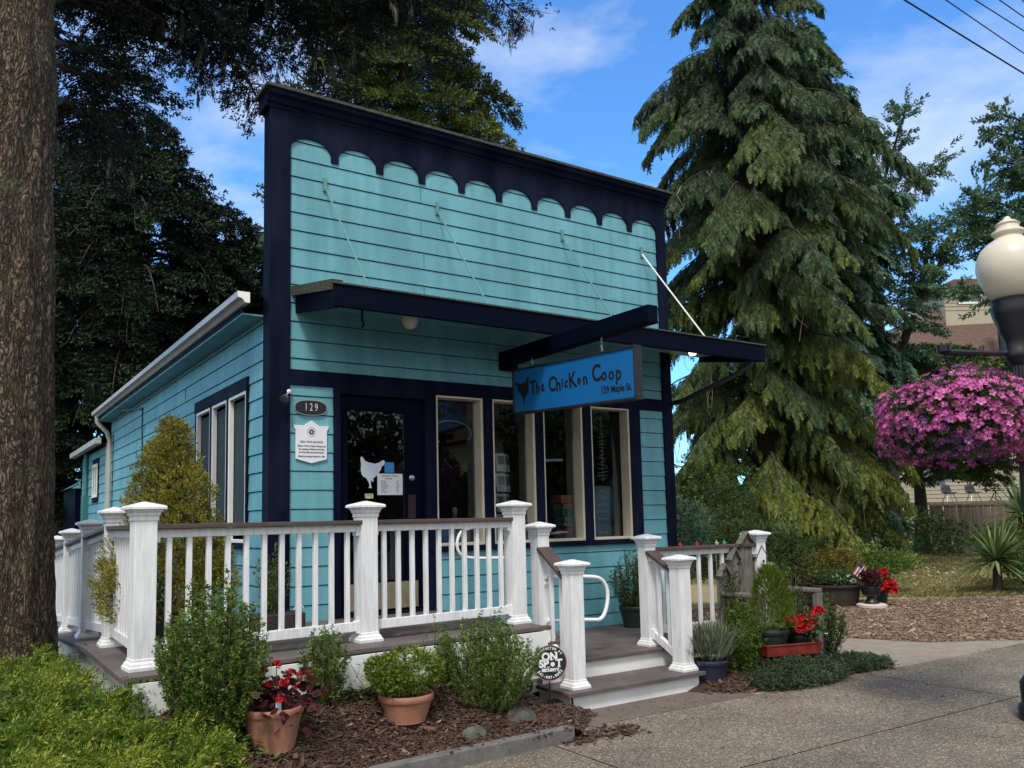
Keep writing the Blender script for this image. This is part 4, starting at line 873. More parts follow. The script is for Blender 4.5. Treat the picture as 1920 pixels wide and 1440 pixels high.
G_weep=leafmat('weeping cypress foliage',[(0,(.026,.052,.030)),(.3,(.06,.105,.050)),(.55,(.095,.145,.042)),(.8,(.175,.205,.038)),(1,(.28,.29,.06))],transl=.3,noise=.24,nscale=.8)
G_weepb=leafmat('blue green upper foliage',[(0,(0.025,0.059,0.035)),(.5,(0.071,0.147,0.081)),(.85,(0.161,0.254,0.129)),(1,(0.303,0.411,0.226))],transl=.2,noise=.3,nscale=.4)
G_hedge=leafmat('dark shrub leaves',[(0,(0.011,0.025,0.007)),(.5,(0.042,0.077,0.017)),(.85,(0.105,0.168,0.028)),(1,(0.224,0.280,0.070))],transl=.2,nscale=.8)
G_herb=leafmat('grey green creeping leaves',[(0,(0.020,0.035,0.018)),(.5,(0.050,0.075,0.035)),(1,(0.110,0.140,0.065))],transl=.2,nscale=3)
G_lav=leafmat('lavender leaves',[(0,(.06,.08,.05)),(.6,(.15,.18,.11)),(1,(.32,.33,.22))],transl=.2)
G_ger=leafmat('dark red geranium leaves',[(0,(.03,.008,.01)),(.5,(.07,.018,.02)),(.8,(.13,.03,.035)),(1,(.10,.09,.04))],transl=.2,nscale=9)
G_gergr=leafmat('geranium leaves',[(0,(.02,.05,.012)),(.6,(.06,.12,.03)),(1,(.14,.22,.06))],transl=.25)
G_ivy=leafmat('ivy leaves',[(0,(.04,.09,.02)),(.6,(.10,.19,.045)),(1,(.22,.33,.09))],transl=.3)
G_red=leafmat('red petals',[(0,(.25,.004,.008)),(.5,(.52,.01,.015)),(1,(.80,.05,.05))],transl=.3,noise=.1)
G_whitef=leafmat('white petals',[(0,(.6,.6,.55)),(1,(.85,.85,.8))],transl=.3,noise=.1)
G_yuc=leafmat('yucca leaves',[(0,(.05,.09,.03)),(.5,(.12,.18,.06)),(1,(.30,.36,.16))],transl=.25)
G_orange=leafmat('orange green foliage',[(0,(.06,.06,.01)),(.5,(.16,.13,.02)),(1,(.30,.24,.05))],transl=.25)
G_moss=leafmat('hanging moss',[(0,(.07,.08,.05)),(.6,(.14,.15,.09)),(1,(.24,.24,.15))],transl=.3)
def flowermat(name,stops,throat):
    m=leafmat(name,stops,transl=.3,noise=.12,nscale=3); n=m.node_tree.nodes; l=m.node_tree.links
    rmp=[q for q in n if q.type=='VALTORGB'][0]; b=n['Principled BSDF']; tr=[q for q in n if q.type=='BSDF_TRANSLUCENT'][0]
    a=n.new('ShaderNodeAttribute'); a.attribute_name='rad'; mx=n.new('ShaderNodeMixRGB'); r2=n.new('ShaderNodeValToRGB')
    e=r2.color_ramp.elements; e.new(.5); e[0].position=.0; e[0].color=(0,0,0,1); e[1].position=.42; e[1].color=(.55,.55,.55,1); e[2].position=.8; e[2].color=(0,0,0,1)
    l.new(a.outputs['Fac'],r2.inputs[0]); l.new(r2.outputs[0],mx.inputs[0]); l.new(rmp.outputs[0],mx.inputs[1]); mx.inputs[2].default_value=(*throat,1)
    l.new(mx.outputs[0],b.inputs['Base Color']); l.new(mx.outputs[0],tr.inputs[0]); return m
G_pet=flowermat('petunia petals',[(0,(.06,.006,.16)),(.14,(.09,.008,.18)),(.24,(.17,.005,.11)),(.6,(.38,.012,.20)),(.88,(.56,.045,.32)),(1,(.72,.18,.48))],(.80,.42,.62))
TB=[tuft(12,.55,.24,seed=i,lo=30,hi=75) for i in range(3)]      # boxwood twig
TJ=[frond(9,32,.34,.055,.03,seed=i,curl=-.25) for i in range(3)]
TF=[frond(7,42,.45,.12,.28,seed=i,curl=.5) for i in range(4)]
TS=[tuft(16,.36,.10,seed=i+5,lo=35,hi=65) for i in range(3)]
def multi(name,Ts,pos,dirs,scale,mt,parent=None,roll=None,rnd=None,kind=None,sp=.22):
    pos=np.asarray(pos,float);dirs=np.asarray(dirs,float);scale=np.asarray(scale,float)*np.ones(len(pos)); N=len(pos)
    if roll is None: roll=RNG.uniform(-.7,.7,N)
    if rnd is None: rnd=RNG.uniform(.15,.85,N)
    VS=[];FS=[];RS=[];o=0; w=RNG.integers(0,len(Ts),N)
    for k,T in enumerate(Ts):
        s=w==k
        if not s.any(): continue
        V,F,I=inst(T,pos[s],dirs[s],scale[s],roll=roll[s]); VS.append(V);FS.append(F+o);o+=len(V); RS.append(rnd[s][I]+RNG.uniform(-sp,sp,len(I)))
    ob=fast(name,np.concatenate(VS),np.concatenate(FS),mt,parent,rnd=np.clip(np.concatenate(RS),0,1))
    if kind: ob['kind']=kind
    return ob
def upright(name,label,base,h,w,n,mt,cat='shrub',leaf=.035,group=None,spread=.5,leafstep=.022,top=None,parent=None,lname='foliage',gap=0):
    """boxwood style shrub: many upright stems clothed in small leaves"""
    t=parent or thing(name,label,cat,base,group); base=Vector(base); P=[];D=[];ST=MB()
    for i in range(n):
        a=random.uniform(0,6.283); r=math.sqrt(random.random()); hh=h*(1-.42*r**1.7)*random.uniform(.80,1.10)
        if top is not None: hh*=top(a,r)
        tip=base+Vector((math.cos(a)*r*w,math.sin(a)*r*w,hh)); b0=base+Vector((math.cos(a)*r*w*.25,math.sin(a)*r*w*.25,0)); mid=base+Vector((math.cos(a)*r*w*(.9),math.sin(a)*r*w*.9,hh*.42))
        m=max(4,int(hh/leafstep)); pts=[]
        for k in range(m+1):
            u=k/m; p=b0*(1-u)**2+mid*2*u*(1-u)+tip*u*u; pts.append(p)
            if u>.12:
                d=Vector((math.cos(a)*.5*r+random.gauss(0,.35),math.sin(a)*.5*r+random.gauss(0,.35),1)); P.append(p+Vector((random.gauss(0,.010),random.gauss(0,.010),0))); D.append(d)
        if i%3==0: ST.tube(pts[::2] if len(pts)>5 else pts,.003,4)
    multi(lname,TB,P,D,leaf*RNG.uniform(.7,1.25,len(P)),mt,t)
    ST.build('stem',M_twig,t); return t
def blob(name,label,c,rad,n,mt,Ts=None,leaf=.06,cat='shrub',group=None,shell=.55,parent=None,lname='foliage',zmin=None,up=.5,lumps=6,lumpr=.45,kindp=None):
    """rounded leafy mass of lumps: leaves on and inside several overlapping lobes"""
    c=np.array(c,float); rad=np.array(rad,float); t=parent
    if t is None: t=thing(name,label,cat,tuple(c-[0,0,rad[2]]),group)
    L=[]
    for i in range(lumps):
        v=unit(RNG.normal(0,1,3)); L.append((c+v*rad*RNG.uniform(.35,.75),rad*RNG.uniform(lumpr*.7,lumpr*1.25)))
    L.append((c,rad*.75)); wts=np.array([np.prod(l[1])**.67 for l in L]); wts/=wts.sum(); k=RNG.choice(len(L),n,p=wts)
    v=unit(RNG.normal(0,1,(n,3))); rr=RNG.uniform(shell,1.0,n)**.6; C=np.array([l[0] for l in L])[k]; Rr=np.array([l[1] for l in L])[k]
    P=C+v*Rr*rr[:,None]; D=v+np.array([0,0,up])+RNG.normal(0,.35,(n,3))
    if zmin is not None: s=P[:,2]>zmin; P=P[s];D=D[s]
    multi(lname,Ts or TB,P,D,leaf*RNG.uniform(.7,1.3,len(P)),mt,t); 
    return t
def pot(t,c,r,h,m,name='pot',rim=.02,taper=.72,soil=True):
    x,y,z=c; MB().lathe([(r*taper*.9,0),(r*taper,.004),(r*taper,.012),(r*.965,h-.045),(r*1.0,h-.045),(r*1.03,h-.038),(r*1.04,h-.008),(r*1.02,h),(r*.93,h),(r*.91,h-.03)],c,36).build(name,m,t,smooth=True)
    if soil: MB().lathe([(r*.93,h-.05),(r*.93,h-.03),(.01,h-.02)],c,24).build('soil',M_soil,t)
def geranium(t,c,r,n,heads,petal=.012,leafm=None,hr=.045):
    c=np.array(c,float)
    P=c+RNG.normal(0,1,(n,3))*[r*.6,r*.6,r*.32]; D=np.tile([0.,0,1.],(n,1))+RNG.normal(0,.6,(n,3))
    disc=tmpl([kite((0,-.5,0),(0,.5,0),(0,0,1),1.0),kite((-.36,-.36,0),(.36,.36,0),(0,0,1),1.0)])
    disc=(disc[0][:,[0,2,1]],disc[1])
    multi('foliage',[disc],P,D,.05*RNG.uniform(.6,1.4,n),leafm or G_gergr,t)
    ST=MB(); HP=[];HD=[]
    for h in heads:
        h=np.array(h,float); m=int(60*(hr/.045)**2); v=unit(RNG.normal(0,1,(m,3))); v[:,2]=np.abs(v[:,2])*.9-.15
        HP.append(h+v*hr*RNG.uniform(.6,1.05,(m,1))); HD.append(v); ST.tube([tuple(c+(h-c)*[.3,.3,0]),tuple(h)],.003,5)
    pet=tuft(7,1.0,.8,seed=3,lo=55,hi=80,axis=.1)
    multi('blossom',[pet],np.concatenate(HP),np.concatenate(HD),petal,G_red,t); ST.build('stem',M_stem,t)
# ---- front bed
upright('boxwood_shrub','tall upright boxwood by the front left deck corner',(-1.27,-2.33,.28),.97,.33,150,G_box,leaf=.042,leafstep=.018)
upright('boxwood_shrub','small narrow boxwood right of the potted red geranium',(-.47,-2.13,.36),.52,.17,66,G_box,leaf=.040)
upright('boxwood_shrub','leggy boxwood rising behind the potted clipped boxwood',(.40,-2.12,.30),.60,.13,26,G_box,leaf=.032,leafstep=.026)
upright('boxwood_shrub','widest boxwood, between the clipped potted one and the round sign',(.72,-2.28,.16),.70,.42,180,G_box,leaf=.040)
t=thing('potted_boxwood','clipped round boxwood in a terracotta pot below the deck','potted plant',(.02,-2.36,.23))
pot(t,(.02,-2.36,.23),.185,.19,M_terra); blob('x','x',(.02,-2.36,.56),(.29,.26,.21),2300,G_boxy,leaf=.032,parent=t,lumps=5,shell=.75,up=.8)
t=thing('potted_geranium','red geranium with dark leaves in a terracotta pot by the deck corner','potted plant',(-.93,-2.42,.21))
pot(t,(-.93,-2.42,.21),.185,.265,M_terra)
geranium(t,(-.90,-2.42,.53),.22,330,[tuple(at(u,v,d)) for u,v,d in [(490,1258,5.25),(518,1247,5.2),(545,1262,5.3),(533,1280,5.15),(568,1265,5.35),(505,1285,5.2),(558,1290,5.3),(528,1312,5.1),(572,1318,5.25),(553,1335,5.15)]],leafm=G_ger,hr=.036)
MB().prism([(-.018,0),(.018,0),(.018,.05),(0,.07),(-.018,.05)],(-.93,-2.53,.46),(1,0,0),(0,0,1),.002).build('plant_tag',mat('plant tag',(.5,.72,.78)),t)
def ivy(label,c,r,n,size=.045,mt=None):
    t=thing('ivy_patch',label,'ivy',c); c=np.array(c); P=c+RNG.normal(0,1,(n,3))*[r,r*.5,.35*r]; P[:,2]=np.maximum(P[:,2],[hbed(p[0],p[1])+.01 for p in P])
    leaf=tmpl([kite((0,0,0),(0,1,0),(0,0,1),.8),kite((0,.1,0),(-.45,.55,0),(0,0,1),.4),kite((0,.1,0),(.45,.55,0),(0,0,1),.4)])
    a=RNG.uniform(0,6.28,n); multi('foliage',[leaf],P,np.stack([np.cos(a),np.sin(a),RNG.uniform(-.1,.7,n)],1),size*RNG.uniform(.6,1.3,n),mt or G_ivy,t)
ivy('ivy leaves sprawling at the foot of the tall boxwood',(-1.10,-2.45,.26),.13,150)
ivy('ivy leaves by the narrow boxwood against the white fascia',(-.25,-2.12,.40),.10,75)
t=thing('bare_plant','small leafless twiggy plant in front of the white fascia','plant',(-.12,-2.10,.38))
b=MB()
for i in range(8):
    a=random.uniform(-1,1); p=Vector((-.12,-2.1,.38)); q=p+Vector((a*.12,random.uniform(-.03,.03),.14)); e=q+Vector((a*.05,0,.09)); b.tube([p,q,e],.0025,4)
b.build('stem',M_twig,t); multi('foliage',TB,[(-.12+random.uniform(-.13,.10),-2.1,.38+random.uniform(.12,.26)) for _ in range(45)],RNG.normal(0,1,(45,3)),.02,G_lav,t)
# ---- spreading golden juniper, lower left
def hj(x,y):
    e=smooth(-3.5,-2.7,y)*(1-smooth(-1.75,-1.05,x+.35*smooth(-2.2,-2.7,y)*0)); 
    return hleft(x,y)+.04+.15*e*(.85+.15*math.sin(4.3*x+2.1*y)+.12*math.sin(9*x-5*y))
t=thing('spreading_juniper','low spreading golden green juniper filling the lower left corner','shrub',(-2.3,-2.2,.1))
P=[];D=[];rn=[]
while len(P)<27000:
    x=random.uniform(-4.2,-1.0); y=random.uniform(-3.5,1.2) if random.random()<.6 else random.uniform(-3.2,-1.6)
    # right limit of the bush
    lim=-1.70 if y>-1.95 else -1.66+.36*smooth(-1.95,-2.75,y)+.08*math.sin(9*y)
    if x>lim+random.gauss(0,.04): continue
    if y>-1.95 and x>-1.80: continue
    if random.random()>1.0-.17*max(0,(y+2.2)): continue
    zb=hj(x,y); k=random.random()**.5
    P.append((x,y,zb-.13*(1-k)+random.uniform(0,.04)+.075*math.sin(8*x+3*math.sin(5*y))*math.sin(9*y+2*math.sin(6*x)))); a=random.gauss(-.6,1.3); D.append((math.cos(a),math.sin(a)*.9,random.uniform(.1,1.3))); rn.append(random.uniform(.1,.5)+.42*k+.16*math.sin(8*x+3*math.sin(5*y))*math.sin(9*y+2*math.sin(6*x)))
multi('foliage',[tuft(15,.42,.05,seed=q,lo=14,hi=48,axis=1.0) for q in (31,32,33)],P,D,.098*RNG.uniform(.55,1.4,len(P)),G_jun,t,rnd=np.array(rn)-.05,sp=.3)
t=thing('dry_grass_tuft','dry straw coloured tuft between trunk and white ramp fascia','grass tuft',(-1.95,-.75,.5))
multi('foliage',[tuft(14,.5,.05,seed=4,lo=10,hi=50)],[(-1.92+random.gauss(0,.07),-.85+random.gauss(0,.10),.43+random.uniform(0,.08)) for _ in range(90)],RNG.normal(0,.6,(90,3))+[0,0,.6],.10,leafmat('straw',[(0,(.16,.11,.06)),(1,(.45,.36,.2))],transl=.2),t)
# ---- behind the railing
t=thing('golden_cypress','cone shaped golden cypress in a tub behind the corner railing','tree',(-1.17,-.58,.69))
pot(t,(-1.17,-.58,.69),.24,.30,M_brownpot,'tub')
P=[];D=[]
n=0; lumps=[]
for q in range(58):
    u=(q+.5)/58; z=.98+1.42*u; pr=(.50*(1-u)**.85+.015)*min(1,.70+u*3.2); a=q*2.4+random.uniform(-.3,.3); lumps.append((-1.17+pr*math.cos(a)*.82,-.58+pr*math.sin(a)*.75,z+random.uniform(-.06,.06),(.075+.11*(1-u))*random.uniform(.7,1.35)))
for (lx,ly,lz,lr) in lumps:
    for k in range(int(2600*lr**1.4*2.4)):
        v=Vector((random.gauss(0,1),random.gauss(0,1),random.gauss(0,1))).normalized()*lr*random.uniform(.45,1)**.6; P.append((lx+v.x,ly+v.y,lz+v.z*1.05)); D.append((v.x/lr+.5*(lx+1.17),v.y/lr+.5*(ly+.58),v.z/lr*.7+.5)); n+=1
P.append((-1.17,-.58,2.40));D.append((0,0,1));n+=1
multi('foliage',[tuft(12,.55,.12,seed=q,lo=25,hi=60) for q in (41,42)],P,D,.040*RNG.uniform(.7,1.3,n),G_cyp,t); MB().tube([(-1.17,-.58,.95),(-1.17,-.58,2.3)],[.03,.008],6).build('trunk',M_bark2,t)
t=thing('potted_shrub','young green shrub in a low brown planter against the left corner','potted plant',(-.30,-.45,.69))
MB().box(-.52,-.62,.69,-.06,-.35,.84).build('planter_box',M_brownpot,t,bevel=.01)
upright('x','x',(-.30,-.48,.80),.62,.16,24,G_box,leaf=.036,parent=t,leafstep=.03)
t=thing('potted_shrub','small green shrub on the landing near the right facade end','potted plant',(3.65,-.35,.34))
pot(t,(3.92,-.36,.34),.16,.24,M_greenpot); upright('x','x',(3.92,-.36,.50),.68,.27,60,G_hedge,leaf=.04,parent=t)
t=thing('wire_loop','thin white wire hoop standing at the foot of the left facade','wire hoop',(.06,-.12,.69))
MB().tube([(.0,-.12,.69),(.0,-.12,.80),(.03,-.12,.85),(.07,-.12,.86),(.10,-.12,.83)],.006,6).build('wire',M_steel,t,smooth=True)
# ---- right bed
t=thing('potted_lavender','wispy grey lavender in a dark blue pot beside the steps','potted plant',(3.33,-2.05,.02))
pot(t,(3.33,-2.05,.0),.17,.25,M_bluepot)
P=[(3.33+random.gauss(0,.075),-2.05+random.gauss(0,.075),.23+random.random()*.14) for _ in range(260)]
multi('foliage',[tuft(9,.8,.035,seed=9,lo=5,hi=35)],P,[(p[0]-3.33+random.gauss(0,.12),p[1]+2.05+random.gauss(0,.12),.35) for p in P],.22*RNG.uniform(.6,1.4,260),G_lav,t,sp=.3)
upright('green_shrub','bushy dark green upright shrub left of the red wagon',(3.78,-2.06,.04),.68,.24,120,G_box,leaf=.040,leafstep=.018)
# ================================================================= RIGHT SIDE OBJECTS
# weathered bench whose back is made of birdhouse shaped pickets; seat faces the pavement
pa=at(1392,1112,8.40); pb=at(1498,1088,8.90); bc=(pa+pb)/2; hwid=(pb-pa).xy.length/2; AZ=pa.z; bc.z=0; bx=(pb-pa); bx.z=0; bx.normalize(); by=Vector((-bx.y,bx.x,0))    # bx along the seat, by to the back
bench=thing('garden_chair','weathered grey wooden garden chair with birdhouse shaped back boards','chair',tuple(bc))
BP=lambda u,v,z:bc+bx*u+by*v+Vector((0,0,z))
for s in (-1,1):
    w=hwid*s
    MB().bar(BP(w,-.24,.79),BP(w,.26,.79),.115,.045).build('armrest',M_oldwood,bench,bevel=.012)
    MB().bar(BP(w,-.22,.0),BP(w,-.22,.767),.09,.06,up=by).build('leg',M_oldwood,bench,bevel=.004); MB().bar(BP(w,.22,.0),BP(w,.25,.767),.09,.06,up=by).build('leg',M_oldwood,bench,bevel=.004)
    MB().bar(BP(w,-.22,.36),BP(w,.24,.36),.04,.09).build('side_rail',M_oldwood,bench)
for k in range(4): MB().bar(BP(-hwid+.03,-.20+.12*k,.43),BP(hwid-.03,-.20+.12*k,.43),.115,.028).build('seat_slat',M_oldwood,bench,bevel=.004)
for u,h,w in [(-.40,1.08,.13),(-.24,1.24,.14),(-.05,1.40,.19),(.16,1.25,.15),(.33,1.06,.13)]:
    y_=.27; p=MB(); p.prism([(-w/2,.40),(w/2,.40),(w/2,h-.10),(0,h),(-w/2,h-.10)],BP(u,y_,0),bx,Vector((0,0,1)),-.05); pk=p.build('back_board',M_oldwood,bench,bevel=.003)
    for s in (-1,1):
        MB().bar(BP(u+s*(w/2+.016),y_-.0,h-.118),BP(u-s*.004,y_-.0,h+.010),.075,.014,up=(0,0,1)).build('board_roof',M_oldwood,pk)
    MB().lathe([(.017,0),(.017,.003)],BP(u,y_-.052,h-.16),14,axis=-by).build('entry_hole',M_ink,pk)
# green pot with cedar standing on a red toy wagon
wg=thing('toy_wagon','faded red toy wagon carrying a pot and geraniums','wagon',(4.15,-2.12,.0))
wx=Vector((.96,-.28,0)).normalized(); wy=Vector((-wx.y,wx.x,0)); wc=Vector((4.19,-2.22,0))
WP=lambda u,v,z:wc+wx*u+wy*v+Vector((0,0,z))
b=MB(); L_,Wd=.30,.17
for (z0,z1,e) in ((.24,.34,.012),):
    b.add([tuple(WP(s*L_,t*Wd,z0)) for s,t in ((-1,-1),(1,-1),(1,1),(-1,1))]+[tuple(WP(s*(L_+e),t*(Wd+e),z1)) for s,t in ((-1,-1),(1,-1),(1,1),(-1,1))],[(0,3,2,1),(0,1,5,4),(1,2,6,5),(2,3,7,6),(3,0,4,7)])
    b.add([tuple(WP(s*(L_-.01),t*(Wd-.01),z0+.01)) for s,t in ((-1,-1),(1,-1),(1,1),(-1,1))]+[tuple(WP(s*(L_),t*(Wd),z1)) for s,t in ((-1,-1),(1,-1),(1,1),(-1,1))],[(0,1,2,3),(4,5,1,0),(5,6,2,1),(6,7,3,2),(7,4,0,3)])
b.build('wagon_tray',M_redpaint,wg)
b=MB(); b.tube([WP(s*(L_+.014),t*(Wd+.014),.342) for s,t in ((-1,-1),(1,-1),(1,1),(-1,1),(-1,-1))],.008,6); b.build('tray_rim',M_redpaint,wg)
for s in (-1,1):
    MB().tube([WP(s*.2,-Wd-.0,.10),WP(s*.2,Wd+.0,.10)],.008,6).build('axle',M_black,wg); MB().box(*(list(WP(s*.2-.02,-.05,.10))+list(WP(s*.2+.03,.05,.24)))).build('axle_block',M_black,wg)
    for t in (-1,1):
        w=MB().lathe([(.045,-.02),(.092,-.018),(.10,-.008),(.10,.008),(.092,.018),(.045,.02)],WP(s*.2,t*(Wd+.025),.10),24,axis=wy).build('wheel',M_rubber,wg,smooth=True)
        MB().lathe([(.03,-.024),(.055,-.021),(.055,.021),(.03,.024)],WP(s*.2,t*(Wd+.025),.10),20,axis=wy).build('wheel_hub',M_metal,w)
MB().tube([WP(.3,0,.20),WP(.46,.02,.24),WP(.62,.03,.10),WP(.70,.03,.06)],.008,6).build('wagon_handle',M_black,wg)
t=thing('potted_cedar','yellow green dwarf cedar in a dark green pot on the red wagon','potted plant',(4.07,-2.18,.25))
pot(t,(4.07,-2.17,.252),.175,.22,M_greenpot)
P=[];D=[]
for i in range(2600):
    u=random.random()**.8; a=random.uniform(0,6.283); pr=(.25*(1-u)**.62+.02)*min(1,.65+u*3)*(1+.12*math.sin(3*a+7*u)); r=pr*random.uniform(.5,1)**.5
    P.append((4.07+r*math.cos(a)+.02*u,-2.17+r*math.sin(a),.46+.60*u)); D.append((math.cos(a)*.7,math.sin(a)*.7,random.uniform(.4,1.4)))
multi('foliage',TJ,P,D,.055*RNG.uniform(.7,1.3,len(P)),G_boxy,t)
upright('green_shrub','narrow dark green shrub leaning in front of the chair seat',(4.50,-2.10,.04),.98,.15,44,G_hedge,leaf=.042)
upright('green_shrub','loose green shrub growing beside the left arm of the chair',(3.98,-1.80,.05),1.0,.16,34,G_hedge,leaf=.04)
upright('green_shrub','dark green shrub below the right arm of the chair',(5.0,-2.05,.02),.75,.26,70,G_hedge,leaf=.045)
t=thing('wagon_geranium','red geraniums with green leaves spilling over the wagon end','potted plant',(4.40,-2.27,.30))
pot(t,(4.38,-2.27,.255),.11,.15,M_greenpot)
geranium(t,(4.38,-2.27,.47),.20,240,[tuple(at(u,v,d-.37)) for u,v,d in [(1534,1144,8.75),(1530,1150,8.7),(1482,1161,8.5),(1500,1170,8.5),(1521,1167,8.6),(1498,1182,8.5),(1512,1178,8.5),(1505,1160,8.6)]],hr=.052,petal=.02)
P=np.array([(4.38,-2.27,.5)])+RNG.normal(0,.1,(14,3)); multi('white_blossom',[tuft(7,1,.8,seed=3,lo=55,hi=80,axis=.1)],P,RNG.normal(0,.4,(14,3))+[0,0,1],.022,G_whitef,t)
# creeping ground cover
def creeper(label,f,n,size=.07,mt=None,z=.02):
    t=thing('creeping_shrub',label,'ground cover',(0,0,0)); P=[];D=[]
    while len(P)<n:
        p=f()
        if p is None: continue
        P.append(p); a=random.uniform(0,6.283); D.append((math.cos(a),math.sin(a)-.3,random.uniform(.1,1.0)))
    t.location=tuple(np.mean(P,axis=0)*[1,1,0]); multi('foliage',[tuft(12,.5,.13,seed=s,lo=30,hi=70) for s in (1,2)],P,D,size*RNG.uniform(.6,1.4,len(P)),mt or G_herb,t); return t
def fcre(x0,x1,y0,y1,h):
    def f():
        x=random.uniform(x0,x1);y=random.uniform(y0,y1); dx=(x-(x0+x1)/2)/((x1-x0)/2);dy=(y-(y0+y1)/2)/((y1-y0)/2); r=dx*dx+dy*dy
        if r>1+random.uniform(-.2,.1): return None
        return (x,y,max(0,hright(x,y))+h*(1-.6*r)*random.uniform(.1,1))
    return f
creeper('large grey green creeping mat along the pavement right of the steps',fcre(3.45,4.72,-2.72,-2.22,.16),3000)
creeper('small grey green creeping mat at the right tip of the bed',fcre(4.75,5.55,-2.62,-2.15,.12),1300)
# items on the landing rail, seen over it
for i,(x,c,lab) in enumerate([(3.75,(.5,.02,.02),'small red ornament standing behind the landing rail, nearest the shop'),(4.0,(.5,.02,.02),'small red ornament behind the landing rail, further from the shop'),(4.30,(.5,.45,.42),'small white starfish ornament behind the landing rail'),(4.42,(.05,.35,.30),'small turquoise ornament behind the landing rail, next to the starfish')]):
    t=thing('stake_ornament',lab,'garden ornament',(x,-1.30,.34)); m=mat('ornament paint %d'%i,c)
    MB().tube([(x,-1.30,.34),(x,-1.30,1.25)],.006,5).build('stake',M_oldwood,t)
    P=[]; 
    for k in range(10): a=math.pi*k/5+.3; r=.036 if k%2==0 else .016; P.append((r*math.cos(a),r*math.sin(a)))
    MB().prism(P,(x,-1.31,1.285),(1,0,0),(0,0,1),.012).build('star',m,t)
# far planters near the yard edge
t=thing('barrel_planter','wide dark barrel planter with small white flowers at the yard edge','potted plant',(10.2,1.35,0))
pot(t,(10.15,1.42,0),.44,.36,M_brownpot,'barrel',taper=.85); blob('x','x',(10.15,1.42,.46),(.42,.42,.16),1400,G_gergr,leaf=.06,parent=t,up=.8)
P=np.array([tuple(at(u,v,14.3)) for u,v in [(1562,1082),(1571,1079),(1578,1088),(1570,1090),(1596,1088),(1577,1096),(1603,1090),(1590,1080),(1600,1094),(1566,1098)]]); multi('white_blossom',[tuft(7,1,.8,seed=3,lo=55,hi=80,axis=.1)],P,RNG.normal(0,.3,(len(P),3))+[0,-.7,.7],.055,G_whitef,t)
t=thing('barrel_planter','lower dark planter left of the barrel with white flowers','potted plant',(9.6,1.85,0)); pot(t,(9.62,1.78,0),.30,.30,M_brownpot,'barrel',taper=.85); blob('x','x',(9.62,1.8,.42),(.3,.3,.16),500,G_ger,leaf=.06,parent=t)
t=thing('potted_geranium','red and white geraniums in a green pot beside the stone face','potted plant',(10.75,.95,0)); pot(t,(10.72,.98,0),.20,.34,M_greenpot)
geranium(t,(10.72,.95,.46),.26,190,[tuple(at(u,v,14.1)) for u,v in [(1644,1097),(1652,1103),(1665,1091),(1672,1098),(1659,1098),(1672,1108),(1648,1078),(1655,1074)]],hr=.085,petal=.032)
P=np.array([tuple(at(u,v,14.0)) for u,v in [(1636,1080),(1642,1078),(1634,1084),(1646,1082)]]*4)+RNG.normal(0,.03,(16,3)); multi('white_blossom',[tuft(7,1,.8,seed=3,lo=55,hi=80,axis=.1)],P,RNG.normal(0,.3,(16,3))+[0,-.7,.7],.05,G_whitef,t)
t=thing('garden_statue','small dark urn ornament on a pale round stone base','statue',(10.15,.72,0))
MB().lathe([(.23,0),(.24,.02),(.24,.06),(.21,.075)],(10.15,.72,.0),20).build('stone_base',mat('pale stone',(.55,.47,.42),rough=.9),t)
MB().lathe([(.11,.075),(.12,.09),(.08,.13),(.07,.17),(.13,.22),(.155,.29),(.15,.36),(.12,.38)],(10.15,.72,0),18).build('urn',M_black,t,smooth=True); blob('x','x',(10.15,.72,.50),(.20,.20,.13),420,G_ger,leaf=.06,parent=t)
t=thing('small_flag','small striped flag on a thin stick above the barrel planter','flag',(10.2,1.0,.4))
FO=at(1607,1095,14.2); FX=Vector(CR)*.96-Vector(CU)*.0; X=(Vector(CR)*.80-Vector(CU)*.62).normalized(); Y=(Vector(CR)*.55+Vector(CU)*.83).normalized(); FO=at(1598,1074,14.2)
MB().tube([at(1626,1105,14.2),at(1611,1052,14.2)],.006,5).build('flag_stick',M_oldwood,t)
fm=mat('flag white',(.72,.68,.66)); fr_=mat('flag red',(.35,.04,.06)); fb=mat('flag blue',(.03,.03,.12))
for k in range(7):
    o=MB().prism([(.028*k,0),(.028*k+.027,0),(.028*k+.027,.21),(.028*k,.21)],FO,X,Y,.002).build('flag_stripe',fr_ if k%2==0 else fm,t)
MB().prism([(0,.15),(.095,.15),(.095,.212),(0,.212)],FO+X.cross(Y)*.003,X,Y,.002).build('flag_canton',fb,t)
# shrubs under the big trees
for (u,v,d,rx,rz_,n,mt,lab) in [
 (1560,1075,15.2,.75,.48,1500,G_orange,'orange green leafy bush behind the far planters'),
 (1500,1060,15.8,.8,.55,1500,G_hedge,'dark bush between chair and orange green bush'),
 (1630,1062,16.8,.8,.36,1500,G_box,'bright green low bush right of the orange green bush'),
 (1440,1040,14.5,.8,.75,1700,G_hedge,'dark round bush behind the peak of the chair back'),
 (1350,1020,14.0,.9,.85,1800,G_hedge,'dark bush behind the landing railing'),
 (1280,985,12.8,.55,.55,1200,G_weepb,'blue green bush at the right corner of the shop'),
 (1340,960,21,1.3,1.5,1700,G_hedge,'tall dark bush beyond the landing railing'),
 (1520,1010,25,3.2,1.3,2600,G_hedge,'broad dark hedge beneath the big weeping conifer'),
 (1690,1010,30,2.6,1.1,1900,G_hedge,'dark low hedge in front of the far board fence')]:
    c=at(u,v,d); blob('garden_bush',lab,c,(rx,rx,rz_),n,mt,leaf=.045*d/9,cat='shrub',zmin=0.0)
t=thing('wild_daisies','scattered small white flowers in the lawn','flowers',(17,4,0)); 
